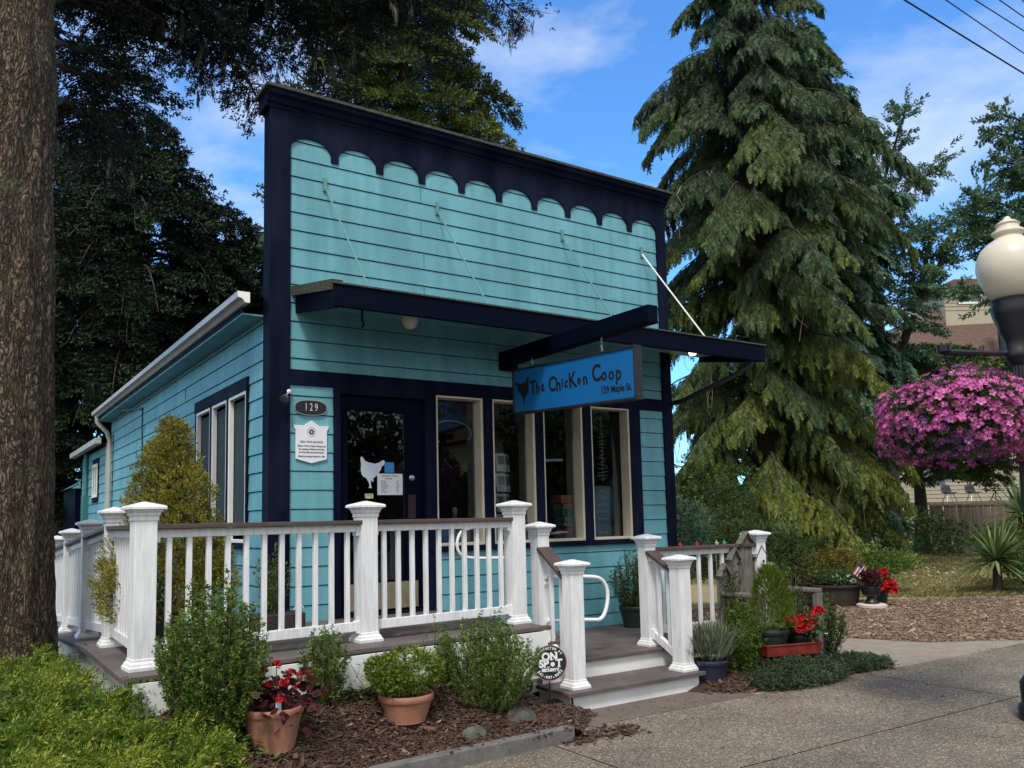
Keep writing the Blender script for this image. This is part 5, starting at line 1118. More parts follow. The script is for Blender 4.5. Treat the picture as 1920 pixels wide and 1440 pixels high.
P=np.array([tuple(onz(random.uniform(1660,1790),random.uniform(1062,1082),.05)) for _ in range(26)]); multi('white_blossom',[tuft(7,1,.8,seed=3,lo=55,hi=80,axis=.1)],P,RNG.normal(0,.3,(26,3))+[0,-.5,1],.05,G_whitef,t)
# yucca clumps
def yucca(label,c,r,n,h0=.5):
    t=thing('yucca',label,'yucca',(c[0],c[1],0)); b=MB(); c=Vector(c)
    for i in range(n):
        a=random.uniform(0,6.283); e=math.asin(random.uniform(-.25,1)); L=r*random.uniform(.75,1.1); d=Vector((math.cos(a)*math.cos(e),math.sin(a)*math.cos(e),math.sin(e))); s=d.cross(Vector((0,0,1)))
        if s.length<.1: continue
        s.normalize(); w=.028; p=[c+d*(L*q)+Vector((0,0,-.22*L*q*q*math.cos(e))) for q in (0,.35,.7,1)]
        ww=[w*.6,w,w*.8,.002]; b.add([v for q in range(4) for v in (p[q]-s*ww[q],p[q]+s*ww[q])],[(0,1,3,2),(2,3,5,4),(4,5,7,6)])
    F=[f for f in b.f]; fast('leaf_rosette',b.v,F,G_yuc,t,rnd=np.repeat(RNG.uniform(0,1,len(F)//3+1),3)[:len(F)])
    MB().tube([(c.x,c.y,0),tuple(c)],[.10,.07],8).build('trunk',M_bark2,t); return t
c=at(1868,1050,16.2); yucca('spiky yucca standing at the right edge of the yard',c,.95,170)
c=at(1915,965,17.5); yucca('taller yucca behind, beside the lamp post',c,1.0,130)
blob('garden_bush','green bush between the two yuccas',at(1905,1030,17.0),(.8,.8,.7),1700,G_box,leaf=.075)
blob('garden_bush','low green bush right of the front yucca',at(1950,1075,15.8),(.8,.8,.55),1200,G_box,leaf=.07)
# board fence far back
fe=thing('board_fence','weathered vertical board fence at the far end of the lawn','fence',(34,13,0))
a=at(1240,975,27); bq=at(1745,975,38); a.z=bq.z=0; e2=at(2050,975,38); e2.z=0
for P0,P1 in ((bq,e2),):
    n=int((P1-P0).length/.30); 
    for i in range(n):
        p=P0.lerp(P1,i/n); q=P0.lerp(P1,(i+.93)/n); MB().bar(p+Vector((0,0,.9+random.uniform(-.01,.01))),q+Vector((0,0,.9)),.03,1.78).build('fence_board',M_fence,fe)
    MB().bar(P0+Vector((0,0,1.82)),P1+Vector((0,0,1.82)),.14,.05).build('fence_rail',M_fence,fe)
fe2=thing('board_fence','darker board fence glimpsed between shop corner and trees','fence',(15,7,0))
P0=at(1235,985,20);P1=at(1420,985,26);P0.z=P1.z=0
n=24
for i in range(n):
    p=P0.lerp(P1,i/n); q=P0.lerp(P1,(i+.94)/n); MB().bar(p+Vector((0,0,.85)),q+Vector((0,0,.85)),.03,1.7).build('fence_board',M_fence,fe2)
MB().bar(P0+Vector((0,0,1.72)),P1+Vector((0,0,1.72)),.12,.05).build('fence_rail',M_fence,fe2)
# house behind the trees: local frame facing the camera
def house():
    o=at(1850,900,46); o.z=0; right=Vector((CR[0],CR[1],0)).normalized(); back=Vector((CF[0],CF[1],0)).normalized(); H=thing('brown_roof_house','cream house with brown roof and dormer behind the trees','house',tuple(o))
    P=lambda u,v,z:o+right*u+back*v+Vector((0,0,z))
    b=MB(); b.prism([(-6.2,0),(9,0),(9,8.2),(-6.2,8.2)],P(0,0,0),right,Vector((0,0,1)),-9); b.build('wall',M_hcream,H)
    # horizontal boards as real laps
    l=MB()
    for k in range(36): l.bar(P(-6.2,-.01,.3+k*.22),P(9,-.01,.3+k*.22),.03,.02)
    l.build('lap_siding',mat('shaded cream lap',(.36,.32,.24),rough=.8),H)
    r=MB(); r.add([P(-7.4,-.9,8.3),P(9.6,-.9,8.3),P(9.6,1.4,13.4),P(-2.6,1.4,13.0),P(-7.4,9.7,8.3),P(9.6,9.7,8.3)],[(0,1,2,3),(0,3,4),(3,2,5,4)]); r.add([P(-7.4,-.9,8.05),P(9.6,-.9,8.05),P(9.6,-.9,8.3),P(-7.4,-.9,8.3)],[(0,1,2,3)]); rf=r.build('roof',M_shingle,H)
    d=MB(); d.prism([(-1.1,11.65),(2.3,11.65),(2.3,14.20),(-1.1,14.20)],P(0,.9,0),right,Vector((0,0,1)),-3); dm=d.build('dormer',M_hcream,rf)
    l=MB()
    for k in range(6): l.bar(P(-1.1,.885,12.95+k*.22),P(2.3,.885,12.95+k*.22),.03,.018)
    l.build('dormer_siding',bpy.data.materials['shaded cream lap'],rf)
    r=MB(); r.prism([(-1.5,14.17),(2.7,14.17),(2.7,14.29),(1.9,14.65),(-.7,14.65),(-1.5,14.29)],P(0,.5,0),right,Vector((0,0,1)),-3.6); r.build('dormer_roof',M_shingle,rf)
    w=MB()
    for a_,c_,e_,f_ in ((-.42,13.30,1.05,13.40),(-.42,14.00,1.05,14.10),(-.42,13.40,-.32,14.00),(.95,13.40,1.05,14.00),(.28,13.40,.35,14.00)): w.prism([(a_,c_),(e_,c_),(e_,f_),(a_,f_)],P(0,.85,0),right,Vector((0,0,1)),-.1)
    ww=w.build('dormer_window',M_wtrim,rf); MB().prism([(-.32,13.40),(.95,13.40),(.95,14.00),(-.32,14.00)],P(0,.87,0),right,Vector((0,0,1)),-.02).build('window_pane',M_glassdark,rf)
    dk=MB(); dk.bar(P(-5,-2.0,1.95),P(6,-2.0,1.95),2.2,.14); dk.build('rear_deck',M_fence,H)
    for u in (-3.6,2.4):
        w=MB(); w.prism([(u,3.0),(u+1.3,3.0),(u+1.3,4.7),(u,4.7)],P(0,-.03,0),right,Vector((0,0,1)),-.02); w.build('window_pane',M_glassdark,H)
    b=MB(); b.lathe([(.22,8.5),(.22,11.9),(.30,11.95),(.30,12.2),(.22,12.25),(.22,12.7),(.36,12.75),(.30,13.0)],P(.85,-1.1,0),14); b.build('flue_pipe',M_black,H,smooth=True)
    return P
HP_=house()
def shellchair(label,u):
    o=HP_(u,-2.3,2.02); right=Vector((CR[0],CR[1],0)).normalized(); back=Vector((CF[0],CF[1],0)).normalized(); t=thing('shell_chair',label,'chair',tuple(o),'shell chairs on the deck behind the fence'); Q=lambda a,b_,c:o+right*a+back*b_+Vector((0,0,c))
    b=MB(); V=[]; n=6
    for i in range(n+1):
        for j in range(n+1):
            s=i/n*2-1; q=j/n
            y=-.25+.55*min(q*1.8,1)+(.12*max(0,q-.55)); z=.44+(.46*max(0,q-.5)*2*(1-.25*s*s))+.06*s*s; V.append(Q(s*.28*(1-.15*q),y,z))
    F=[(i*(n+1)+j,(i+1)*(n+1)+j,(i+1)*(n+1)+j+1,i*(n+1)+j+1) for i in range(n) for j in range(n)]
    s_=b.add(V,F).build('seat_shell',M_black,t,smooth=True); m=s_.modifiers.new('s','SOLIDIFY'); m.thickness=.03
    for a_ in (-1,1):
        for c_ in (-1,1): MB().tube([Q(a_*.12,c_*.10,.45),Q(a_*.27,c_*.24,.0)],.018,5).build('leg',M_steel if a_*c_>0 else M_black,t)
shellchair('left black shell chair on the deck behind the fence',-3.3); shellchair('right black shell chair on the deck behind the fence',-2.05)
t=thing('side_table','small dark round table right of the shell chairs','table',tuple(HP_(-.9,-2.3,2.02)))
MB().lathe([(.45,.5),(.45,.55)],HP_(-.9,-2.3,2.02),20).build('table_top',M_black,t)
for k in range(3): a=k*2.1; MB().tube([HP_(-.9,-2.3,2.52),HP_(-.9+.3*math.cos(a),-2.3+.3*math.sin(a),2.02)],.03,5).build('leg',M_black,t)
# distant building beyond the ramp
def farb():
    o=at(60,975,58); o.z=0; right=Vector((1,0,0)); H=thing('pale_building','pale flat roofed building glimpsed left behind the ramp','building',tuple(o)); P=lambda u,v,z:o+Vector((u,v,z))
    MB().box(*(list(P(-6,0,0))+list(P(2.4,8,3.9)))).build('wall',M_hcream,H); MB().box(*(list(P(-6.2,-.2,3.9))+list(P(2.6,8.2,4.1)))).build('roof_edge',M_hcream,H)
    for u in (-.1,1.2): MB().box(*(list(P(u,-.04,2.0))+list(P(u+.45,-.01,3.4)))).build('window',M_glassdark,H)
    o2=at(70,1000,40); H2=thing('low_shed','low white shed with grey roof in front of the pale building','shed',(o2.x,o2.y,0)); Q=lambda u,v,z:Vector((o2.x+u,o2.y+v,z))
    MB().box(*(list(Q(-4,0,0))+list(Q(1.0,4,1.35)))).build('wall',M_wtrim,H2); b=MB(); b.add([Q(-4.3,-.4,1.3),Q(1.5,-.4,1.3),Q(1.5,2,1.9),Q(-4.3,2,1.9),Q(-4.3,4.4,1.3),Q(1.5,4.4,1.3)],[(0,1,2,3),(3,2,5,4)]); b.build('roof',mat('grey roofing',(.09,.09,.10)),H2)
farb()
# ================================================================= LAMP POST AND FLOWER BASKET
lp=onz(1966,1352,0.0); LX,LY=lp.x,lp.y
lamp=thing('street_lamp','tall fluted black street lamp with cream urn shaped globe','street lamp',(LX,LY,0))

MB().lathe([(.19,0),(.19,.10),(.165,.13),(.17,.28),(.13,.34),(.11,.48),(.095,.52),(.09,.62),(.065,.66)],(LX,LY,0),28).build('lamp_base',M_black,lamp,smooth=True)
MB().lathe([(.062,.64),(.052,2.75)],(LX,LY,0),32,flute=.12).build('lamp_post',M_black,lamp)
MB().lathe([(.055,2.70),(.095,2.76),(.10,2.80),(.085,2.83),(.09,2.90),(.12,2.96),(.13,3.02),(.155,3.09),(.17,3.15),(.16,3.19),(.17,3.22),(.12,3.24)],(LX,LY,0),32).build('lamp_capital',M_black,lamp,smooth=True)
MB().lathe([(.12,3.22),(.15,3.24),(.19,3.30),(.235,3.39),(.248,3.48),(.24,3.56),(.21,3.63),(.16,3.68),(.11,3.71),(.095,3.73),(.10,3.745),(.12,3.76),(.117,3.775),(.085,3.795),(.08,3.82),(.09,3.835),(.055,3.86),(.028,3.875),(.02,3.895),(.004,3.90)],(LX,LY,0),40).build('lamp_globe',M_globe,lamp,smooth=True)
aL=-Vector((CR[0],CR[1],0)).normalized()
arm=Vector((LX,LY,2.80)); tip=arm+aL*.58+Vector((0,0,.02))
MB().tube([arm,arm+aL*.2,tip-aL*.04,tip],.024,8).build('basket_arm',M_black,lamp,smooth=True); MB().lathe([(.018,-.02),(.05,0),(.055,.05),(.02,.06)],tip,12).build('arm_cap',M_black,lamp)
hb=Vector((LX,LY,0))+aL*.54+Vector((CF[0],CF[1],0))*(-.10); hb.z=2.255
bk=thing('hanging_basket','huge ball of pink and purple petunias hanging from the street lamp','hanging basket',(hb.x,hb.y,hb.z-.35))
MB().lathe([(.05,-.28),(.22,-.22),(.33,-.08),(.36,.06)],hb,24).build('basket_bowl',M_brownpot,bk)
for k in range(3): a=2.1*k; MB().tube([hb+Vector((.34*math.cos(a),.34*math.sin(a),.05)),Vector((tip.x,tip.y,tip.z-.02))],.004,4).build('basket_chain',M_black,bk)
def petunia():
    K=[];rad=[]
    for i in range(5):
        a0=2*math.pi*i/5; 
        for q in (0,):
            p=lambda r,a,z:np.array([r*math.cos(a),z,r*math.sin(a)])
            K.append([p(.04,a0,-.25),p(.40,a0-.50,.0),p(.56,a0,.03),p(.40,a0+.50,.0)]); rad+= [0.05,.75,1,.75]
    V=np.array([v for k in K for v in k]); return V,np.arange(len(V)).reshape(-1,4),np.array(rad)
PT=petunia()
n=1400; v=unit(RNG.normal(0,1,(n,3))); v=v[v[:,2]>-.80]; rx,rz2=.60,.39
lobes=1+.07*np.sin(5*v[:,0]+2)*np.cos(6*v[:,1]+1)+.05*np.sin(9*v[:,2]+4*v[:,0])
rr=lobes*RNG.uniform(.90,1.04,len(v)); Pp=np.array(hb)+v*[rx,rx,rz2]*rr[:,None]
Dd=v*[1,1,1.3]+RNG.normal(0,.30,(len(v),3))+[0,0,.12]
V,F,I=inst(PT,Pp,Dd,.066*RNG.uniform(.75,1.15,len(v)),roll=RNG.uniform(0,6,len(v)))
pat=np.sin(4.1*v[:,0]+1.3)*np.sin(3.7*v[:,2]+.5)+np.sin(5*v[:,1]+2.2)*.5; rn=np.where((pat+RNG.normal(0,.5,len(v)))>.72,RNG.uniform(0,.14,len(v)),RNG.uniform(.28,1,len(v)))
fast('petunia_blossom',V,F,G_pet,bk,rnd=rn[I],vattr=np.tile(PT[2],len(v)))
n=3800; v=unit(RNG.normal(0,1,(n,3))); v=v[v[:,2]>-.75]; n=len(v); Pp=np.array(hb)+v*[rx,rx,rz2]*RNG.uniform(.55,.97,(n,1)); multi('foliage',TB,Pp,v+RNG.normal(0,.4,(n,3)),.05,G_hedge,bk)
# overhead wires
labs=['lowest overhead wire at the upper right','second lowest overhead wire at the upper right','middle overhead wire at the upper right','second highest overhead wire at the upper right','highest overhead wire, in the upper right corner']
for i,(u0,u1,v1) in enumerate([(1690,1920,138),(1768,1920,100),(1822,1920,58),(1868,1920,32),(1912,1922,5)]):
    a=onz(u0,-4,9.0+.25*i); c=onz(u1,v1,8.9+.25*i); d=(c-a).normalized(); L0=(c-a).length; pts=[a+d*q+Vector((0,0,.0012*q*(q-L0))) for q in (-22,-16,-10,-5,0,L0*.33,L0*.66,L0,L0+5,L0+10,L0+16,L0+22)]
    o=MB().tube(pts,.013 if i==0 else .009,5).build('overhead_wire',M_black); tag(o,labs[i],'wire',group='overhead wires in the upper right corner')
for i,v in enumerate((925,948)):
    o=MB().tube([at(-50,v+6,50),at(300,v-4,50)],.03,4).build('overhead_wire',M_black); tag(o,['thin distant wire left behind the shop, upper one','thin distant wire left behind the shop, lower one'][i],'wire')

# litter on the pavement
pts=[]
for _ in range(420):
    x=random.uniform(.5,9); y=-2.6-abs(random.gauss(0,.9)); pts.append((x,y,.006))
for _ in range(250): pts.append((random.uniform(1.1,3.4),random.gauss(-2.45,.15),.008))
for _ in range(300):
    x=random.uniform(3.3,5.6); pts.append((x,-2.60-abs(random.gauss(0,.10)),.006))
for _ in range(300):
    x=random.uniform(7.2,11); pts.append((x,-2.60-abs(random.gauss(0,.12)),.006))
tag(chips('fallen_litter',pts,.016,M_chip2,tilt=.1,lift=.002),'scattered bits of bark and leaf litter on the pavement','litter')
# more stock in the shop windows
for i,(x,y,z,w,h,c,lab) in enumerate([(2.45,.30,1.365,.14,.20,(.25,.32,.34),'pale blue gift box low in the second window'),(2.36,.32,1.365,.07,.28,(.45,.40,.30),'slim cream bottle shaped box left of the gift box in the second window'),(1.72,.24,1.365,.13,.17,(.18,.35,.5),'light blue card low in the first window')]):
    t=tag(MB().box(x,y,z,x+w,y+.06,z+h).build('gift_box',mat('gift box %d'%i,c),bevel=.006),lab,'box')
t=thing('potted_plant_indoor','flowering branch in a vase inside the second window','vase',(2.62,.32,1.36)); MB().lathe([(.04,0),(.06,.06),(.045,.14),(.03,.17)],(2.60,.36,1.365),14).build('vase',M_metal,t,smooth=True)
P=np.array([(2.60,.36,1.75)])+RNG.normal(0,1,(90,3))*[.09,.05,.14]; multi('foliage',TB,P,RNG.normal(0,1,(90,3)),.022,G_lav,t)

P=[]
while len(P)<14000:
    u=random.uniform(1480,1960); v=random.uniform(1030,1120); p=onz(u,v,0.0)
    if p.x>9.5 and p.y>(-.4 if p.x>14 else 2.35-(p.x-9.9)*.62) and p.x<60: P.append((p.x,p.y,-.01))
P=np.array(P); dist=np.hypot(P[:,0]-CAM[0],P[:,1]-CAM[1])
g_=multi('lawn_grass',[tuft(9,1.0,.12,seed=51,lo=5,hi=45,axis=.1)],P,RNG.normal(0,.35,(len(P),3))+[0,0,1],.05*(dist/15)**.6*RNG.uniform(.6,1.4,len(P)),leafmat('dry lawn blades',[(0,(.06,.09,.02)),(.4,(.16,.16,.05)),(1,(.42,.34,.16))],transl=.2,noise=.5,nscale=.35),kind='stuff')
tag(g_,'short dry grass of the lawn behind the wood chips','grass')
# ================================================================= TREES
TW=[frond(6,40,.42,.12,.20,seed=i+20,curl=.8) for i in range(4)]
def bez(p0,p1,p2,t): return p0*(1-t)**2+p1*2*t*(1-t)+p2*t*t
def conifer(name,label,base,H,rfun,z0,nb,mt,leaf,Ts=TF,trunk=.35,density=9,droop=.35,weep=.0,e0=.15,barkm=None,lat=.55,top=None,dead=0,keep=None,lean=(0,0),sub=3,twigr=.05,rndf=None,extra=None,hang=0,tonef=None,jit=.22):
    """trunk, arching limbs with side twigs, and sprays of foliage along every twig"""
    base=Vector(base); t=thing(name,label,'tree',tuple(base)); TR=MB()
    top=base+Vector((lean[0],lean[1],H)); m=14
    TR.tube([base.lerp(top,i/m)+Vector((math.sin(i*.9)*.05,math.cos(i*.7)*.05,0)) for i in range(m+1)],[trunk*(1-.93*(i/m)) *(1.35 if i==0 else 1) for i in range(m+1)],12)
    TR.build('trunk',barkm or M_bark2,t,smooth=True)
    BR=MB();P=[];D=[];RN=[];DT=[]
    for i in range(nb):
        z=z0+(H-z0)*((i+random.random())/nb)**.92; c=base.lerp(top,z/H); a=i*2.39996+random.uniform(-.5,.5); L=rfun(z,a)*random.uniform(.72,1.12)
        if keep is not None and not keep(c,a,L): continue
        if L<.15: continue
        d=Vector((math.cos(a),math.sin(a),0)); e=e0+random.uniform(-.15,.2); p1=c+d*L*.55+Vector((0,0,L*(e+.12))); p2=c+d*L+Vector((0,0,-L*droop*random.uniform(.5,1.3)))
        n=max(3,int(L*2.2)); pts=[bez(c,p1,p2,k/n) for k in range(n+1)]; BR.tube(pts,[max(.006,.022*L**.6*(1-.88*k/n)) for k in range(n+1)],5,cap=False)
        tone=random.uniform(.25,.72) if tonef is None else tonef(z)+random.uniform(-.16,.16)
        k0=.22
        m=max(4,int(L*density))
        for k in range(m):
            u=k0+(1-k0)*(k+random.random())/m; p=bez(c,p1,p2,u); tg=(p2-c).normalized(); sd=tg.cross(Vector((0,0,1))).normalized()*random.choice((-1,1))
            tl=L*.30*(1.15-u)*random.uniform(.4,1.2)+.12; q=p+sd*tl*lat*1.6+tg*tl*.5+Vector((0,0,-tl*(weep*.9+.15)+random.uniform(-.1,.12)*tl))
            BR.tube([p,q],[twigr*.18,.004],3,cap=False) if k%3==0 else None
            for s_ in range(sub):
                w=(s_+random.random())/sub; pp=p.lerp(q,w); dd=(q-p).normalized()*(1-weep)+tg*.35+Vector((random.gauss(0,jit),random.gauss(0,jit),-weep*1.6+random.gauss(0,jit)))
                P.append(pp); D.append(dd); RN.append(tone+random.uniform(-.15,.2))
        if hang and random.random()<hang:
            for q in range(random.randint(2,5)):
                u=random.uniform(.3,1); p=bez(c,p1,p2,u); l=random.uniform(.6,2.2); w=Vector((random.gauss(0,.15),random.gauss(0,.15),0))
                js=[Vector((random.gauss(0,.07),random.gauss(0,.07),0)) for _ in range(6)]; DT.append([p+js[k]*(k>0)+w*(k/5)+Vector((0,0,-l*k/5)) for k in range(6)])
    if extra:
        for (c,p1,p2,rad_) in extra:
            L=(p2-c).length; n=10; pts=[bez(c,p1,p2,k/n) for k in range(n+1)]; BR.tube(pts,[rad_*(1-.8*k/n) for k in range(n+1)],7)
            m=int(L*density*1.2); tone=random.uniform(.35,.6)
            for k in range(m):
                u=.42+.58*(k+random.random())/m; p=bez(c,p1,p2,u); tg=(p2-p1).normalized(); sd=Vector((random.gauss(0,1),random.gauss(0,1),random.gauss(0,.4))).normalized(); tl=random.uniform(.2,.75)
                for s_ in range(sub): P.append(p+sd*tl*random.random()); D.append(sd+tg*.5+Vector((0,0,random.gauss(-weep,.2)))); RN.append(tone+random.uniform(-.15,.2))
    P=np.array([tuple(p) for p in P]);D=np.array([tuple(p) for p in D])
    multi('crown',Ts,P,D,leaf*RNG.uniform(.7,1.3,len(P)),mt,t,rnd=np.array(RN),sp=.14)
    fb=BR; fb.build('limb',barkm or M_bark2,t)
    for pts in DT[:100]: MB().tube(pts,[.013,.011,.009,.008,.006,.003],4,cap=False).build('dead_twig',M_deadtwig,t)
    return t
def prof(pts):
    zs=[p[0] for p in pts]; rs=[p[1] for p in pts]
    return lambda z,a: float(np.interp(z,zs,rs))
# near trunk at the left edge with limbs reaching over the shop
TX,TY=-2.385,.15
t1=thing('near_spruce','massive rough barked spruce trunk at the left edge with mossy limbs','tree',(TX,TY,.3))
n=120;m=260;V=[];F=[]
for j in range(m+1):
    z=.15+8.6*j/m; fl=.10*math.exp(-(z-.15)/.45)+.03*math.exp(-((z-5.35)/.3)**2)
    for i in range(n):
        a=2*math.pi*i/n; r=.478-.007*z+fl*(1+.5*math.sin(5*a+.6))+.012*math.sin(3*a+z*.8)+.010*math.sin(13*a+2.2*math.sin(z*2.1))+.006*math.sin(29*a+z*7+2*math.sin(z*5))+.0045*math.sin(47*a-z*11)+random.uniform(-.003,.003)
        V.append((TX+r*math.cos(a)-.015*z,TY+r*math.sin(a),z))
for j in range(m):
    for i in range(n):
        a=j*n+i;b=j*n+(i+1)%n; F.append((a,b,b+n,a+n))
fast('trunk',V,F,M_bark,t1,smooth=True)
BR=MB();P=[];D=[];RN=[];MP=[];MD=[]
def limb(c,e,sag,r,dens=26,spread=.55,tone=.4,start=.25,moss=.0):
    c=Vector(c); e=Vector(e); md=(c+e)/2+Vector((0,0,sag)); L=(e-c).length; k_=max(6,int(L*2.5)); pts=[bez(c,md,e,k/k_)+Vector((random.gauss(0,.03),random.gauss(0,.03),random.gauss(0,.03))) for k in range(k_+1)]
    BR.tube(pts,[max(.006,.55*r*(1-.85*k/k_)) for k in range(k_+1)],6)
    tg=(e-c).normalized()
    nt=int(L*dens/4)
    for k in range(nt):
        u=start+(1-start)*random.random(); p=bez(c,md,e,u); sd=tg.cross(Vector((0,0,1))).normalized()*random.choice((-1,1)); l=spread*random.uniform(.4,1.3)*(1.25-u*.7)
        q=p+sd*l+tg*l*.7+Vector((0,0,-l*random.uniform(.0,.7))); BR.tube([p,p.lerp(q,.5)+Vector((0,0,.04)),q],[.010,.007,.003],3,cap=False)
        for s_ in range(9):
            w=.15+.85*random.random(); pp=p.lerp(q,w); off=Vector((random.gauss(0,.06),random.gauss(0,.06),random.gauss(0,.06)))
            P.append(tuple(pp+off)); D.append(tuple((q-p).normalized()+Vector((random.gauss(0,.5),random.gauss(0,.5),random.gauss(-.1,.45))))); RN.append(tone+random.uniform(-.2,.2))
        if random.random()<moss:
            for s_ in range(4): MP.append(tuple(p.lerp(q,random.random()))); MD.append((random.gauss(0,.12),random.gauss(0,.12),-1))
limbs=[(6.9,(500,215),10.2,.5,.12),(6.3,(330,60),9.2,.4,.09),(7.3,(640,80),11.5,.6,.12),(7.5,(830,120),13.0,.7,.12),(7.8,(985,40),13.5,.7,.11),(6.6,(420,140),10.8,.4,.10),(7.0,(560,10),10.0,.4,.11),
 (7.4,(720,10),11.0,.5,.10),(6.1,(240,110),9.0,.3,.08),(5.6,(200,250),9.6,.2,.07),(7.6,(900,-20),12.5,.5,.10),(6.7,(300,-20),8.8,.3,.09),(7.0,(440,-30),9.0,.3,.09),(7.7,(640,170),12.6,.5,.1),(7.2,(470,60),11.5,.4,.1),(5.9,(150,180),8.8,.2,.07),(7.9,(800,60),12,.5,.09),(5.3,(190,330),10.5,.2,.06),(6.9,(600,60),10.6,.4,.1),(7.3,(700,110),11.8,.5,.1),(7.6,(840,20),12,.5,.1),(7.1,(520,120),11.2,.4,.1),(6.5,(370,0),9.6,.3,.08),(6.4,(180,60),8.9,.3,.07),(6.0,(150,20),8.7,.2,.07),(6.6,(230,-30),8.9,.3,.07),(6.3,(280,100),9.6,.3,.07),(6.6,(390,60),10,.3,.08),(5.2,(170,280),9.2,.1,.05),(6.8,(450,180),10.8,.4,.08),(7.0,(540,60),10.5,.4,.08),(5.8,(260,200),10,.1,.06),(6.2,(270,30),9.4,.3,.08)]
for z,(u,v),d,sag,r in limbs:
    limb((TX+.25,TY+.2,z),at(u,v,d),sag+.5,r,tone=random.uniform(.15,.5),dens=66 if d>9.5 else 52,moss=.05,spread=.62)
multi('crown',TS,np.array(P),np.array(D),.15*RNG.uniform(.7,1.3,len(P)),G_dark,t1,rnd=np.array(RN),sp=.15)
multi('hanging_moss',[tuft(10,.9,.05,seed=2,lo=3,hi=16)],np.array(MP),np.array(MD),.26*RNG.uniform(.5,1.4,len(MP)),G_moss,t1)
BR.build('limb',mat('dark mossy limb',(.035,.032,.022),rough=1,var=.4,vscale=20),t1)
# dark spruces behind the left side of the shop
b2=at(235,900,23.0); b2.z=0
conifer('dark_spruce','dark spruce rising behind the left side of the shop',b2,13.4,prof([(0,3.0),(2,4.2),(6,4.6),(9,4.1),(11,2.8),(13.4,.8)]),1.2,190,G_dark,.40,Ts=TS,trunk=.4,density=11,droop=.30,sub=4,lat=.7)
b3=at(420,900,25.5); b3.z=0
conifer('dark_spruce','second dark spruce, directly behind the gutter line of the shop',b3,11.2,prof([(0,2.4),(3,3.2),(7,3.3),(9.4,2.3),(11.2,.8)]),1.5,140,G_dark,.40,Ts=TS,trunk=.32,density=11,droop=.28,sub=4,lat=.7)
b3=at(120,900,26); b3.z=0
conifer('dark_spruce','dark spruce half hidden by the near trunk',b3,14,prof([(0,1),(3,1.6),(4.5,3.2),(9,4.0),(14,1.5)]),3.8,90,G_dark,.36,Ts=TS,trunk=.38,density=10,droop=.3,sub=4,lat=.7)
# lit conifer above the false front
b4=at(760,800,21); b4.z=0
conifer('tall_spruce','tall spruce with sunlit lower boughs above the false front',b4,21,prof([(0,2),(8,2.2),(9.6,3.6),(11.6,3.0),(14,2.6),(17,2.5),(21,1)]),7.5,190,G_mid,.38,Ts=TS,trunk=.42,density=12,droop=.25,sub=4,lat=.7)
# big weeping conifer
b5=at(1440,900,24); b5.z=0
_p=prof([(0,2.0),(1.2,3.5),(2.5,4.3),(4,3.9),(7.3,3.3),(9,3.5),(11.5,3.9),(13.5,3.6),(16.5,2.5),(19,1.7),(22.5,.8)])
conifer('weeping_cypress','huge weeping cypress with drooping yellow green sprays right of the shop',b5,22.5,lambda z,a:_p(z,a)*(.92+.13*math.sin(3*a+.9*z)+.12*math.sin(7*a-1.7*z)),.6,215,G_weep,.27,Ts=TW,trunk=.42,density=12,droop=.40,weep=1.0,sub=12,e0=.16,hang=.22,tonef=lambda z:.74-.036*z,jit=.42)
b6=at(1545,900,27); b6.z=0
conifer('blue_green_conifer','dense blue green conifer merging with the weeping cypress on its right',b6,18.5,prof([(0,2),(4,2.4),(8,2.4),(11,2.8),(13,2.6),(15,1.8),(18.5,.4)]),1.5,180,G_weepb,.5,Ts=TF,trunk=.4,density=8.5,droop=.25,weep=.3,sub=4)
b7=at(1668,900,29); b7.z=0
ex=[(b7+Vector((0,0,5.8)),at(1740,560,29),at(1745,410,29),.16),(b7+Vector((0,0,6.0)),at(1735,520,29),at(1850,345,28.5),.12),(b7+Vector((0,0,10.5)),at(1690,340,29),at(1760,300,29),.07),(b7+Vector((0,0,12)),at(1690,230,29),at(1700,200,29),.07)]
conifer('open_pine','open crowned pine with a forked limb curving right',b7,14.5,prof([(0,0),(4,.8),(6,1.5),(8,2.3),(10,2.4),(12,2.0),(14.5,.5)]),5,60,G_weepb,.48,Ts=TS,trunk=.38,density=7,droop=.12,sub=4,extra=ex)
b8=at(2075,900,22); b8.z=0
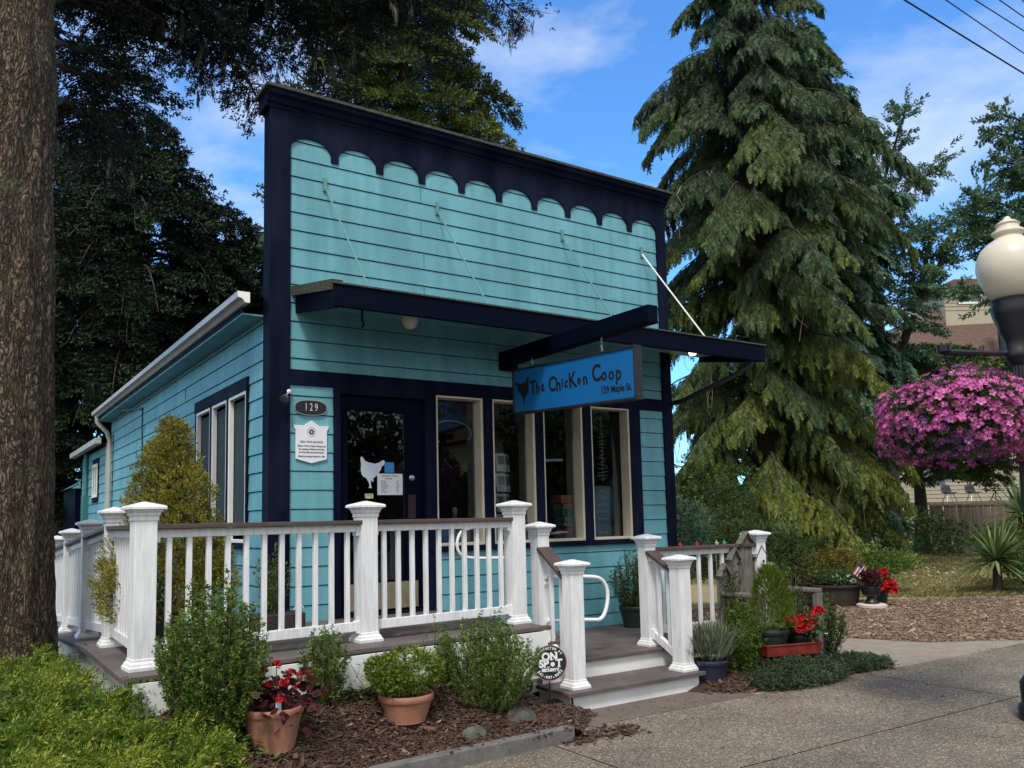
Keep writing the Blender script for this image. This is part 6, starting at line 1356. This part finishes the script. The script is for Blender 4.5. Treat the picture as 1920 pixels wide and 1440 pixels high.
ex=[(b8+Vector((0,0,z)),at(1985,v+20,22),at(u,v,21.5),.09) for z,u,v in [(10.5,1868,250),(10,1860,300),(9.5,1880,215),(7.2,1800,400),(6.8,1790,440),(6.5,1830,370),(5.2,1790,540),(5.0,1850,480),(8.2,1890,330),(6,1870,430),(6.4,1850,410)]]
conifer('edge_pine','dark pine reaching in from beyond the right edge',b8,13,prof([(0,0),(4,1.6),(8,2.4),(13,.5)]),4.5,50,G_weepb,.40,Ts=TS,trunk=.35,density=9,droop=.1,sub=5,extra=ex)
b9=at(1722,900,33); b9.z=0
conifer('low_pine','low wide dark pine in front of the brown roofed house',b9,7.9,prof([(0,1),(2.4,2.5),(4.2,4.8),(6.4,5.0),(7.9,1.2)]),2.6,130,G_hedge,.5,Ts=TS,trunk=.3,density=7,droop=.05,sub=4)
# what the shop windows reflect: trees and a house across the street, behind the camera
for i,(x,y,h,r,lab) in enumerate([(19.5,-21,7.0,3.2,'smaller leafy street tree across the road, in front of the pale house'),(12,-25,8.0,4.6,'leafy street tree across the road, opposite the shop'),(30,-20,8,4,'leafy street tree across the road, right of the pale house')]):
    t=blob('street_tree',lab,(x,y,h*.62),(r,r,h*.36),1500,G_hedge,leaf=.5,cat='tree',lname='crown'); MB().tube([(x,y,0),(x,y,h*.5)],[.3,.18],8).build('trunk',M_bark2,t)
blob('street_hedge','long clipped hedge across the road, opposite the shop',(10,-22,1.9),(9,1.4,2.0),3500,G_hedge,leaf=.4,cat='hedge')
t=thing('roadside_house','pale yellow clapboard house across the road','house',(23,-26,0))
MB().box(18.5,-30,0,28,-24,5.6).build('wall',mat('pale yellow siding',(.55,.47,.28),rough=.7),t); b=MB(); b.add([(18,-30.5,5.5),(28.5,-30.5,5.5),(28.5,-23.5,5.5),(18,-23.5,5.5),(18,-27,8.2),(28.5,-27,8.2)],[(0,1,5,4),(3,4,5,2),(0,4,3),(1,2,5)]); b.build('roof',M_shingle,t)
for x in (20,23.5): MB().box(x,-24,1.2,x+1.4,-23.95,3.2).build('window',M_glassdark,t)
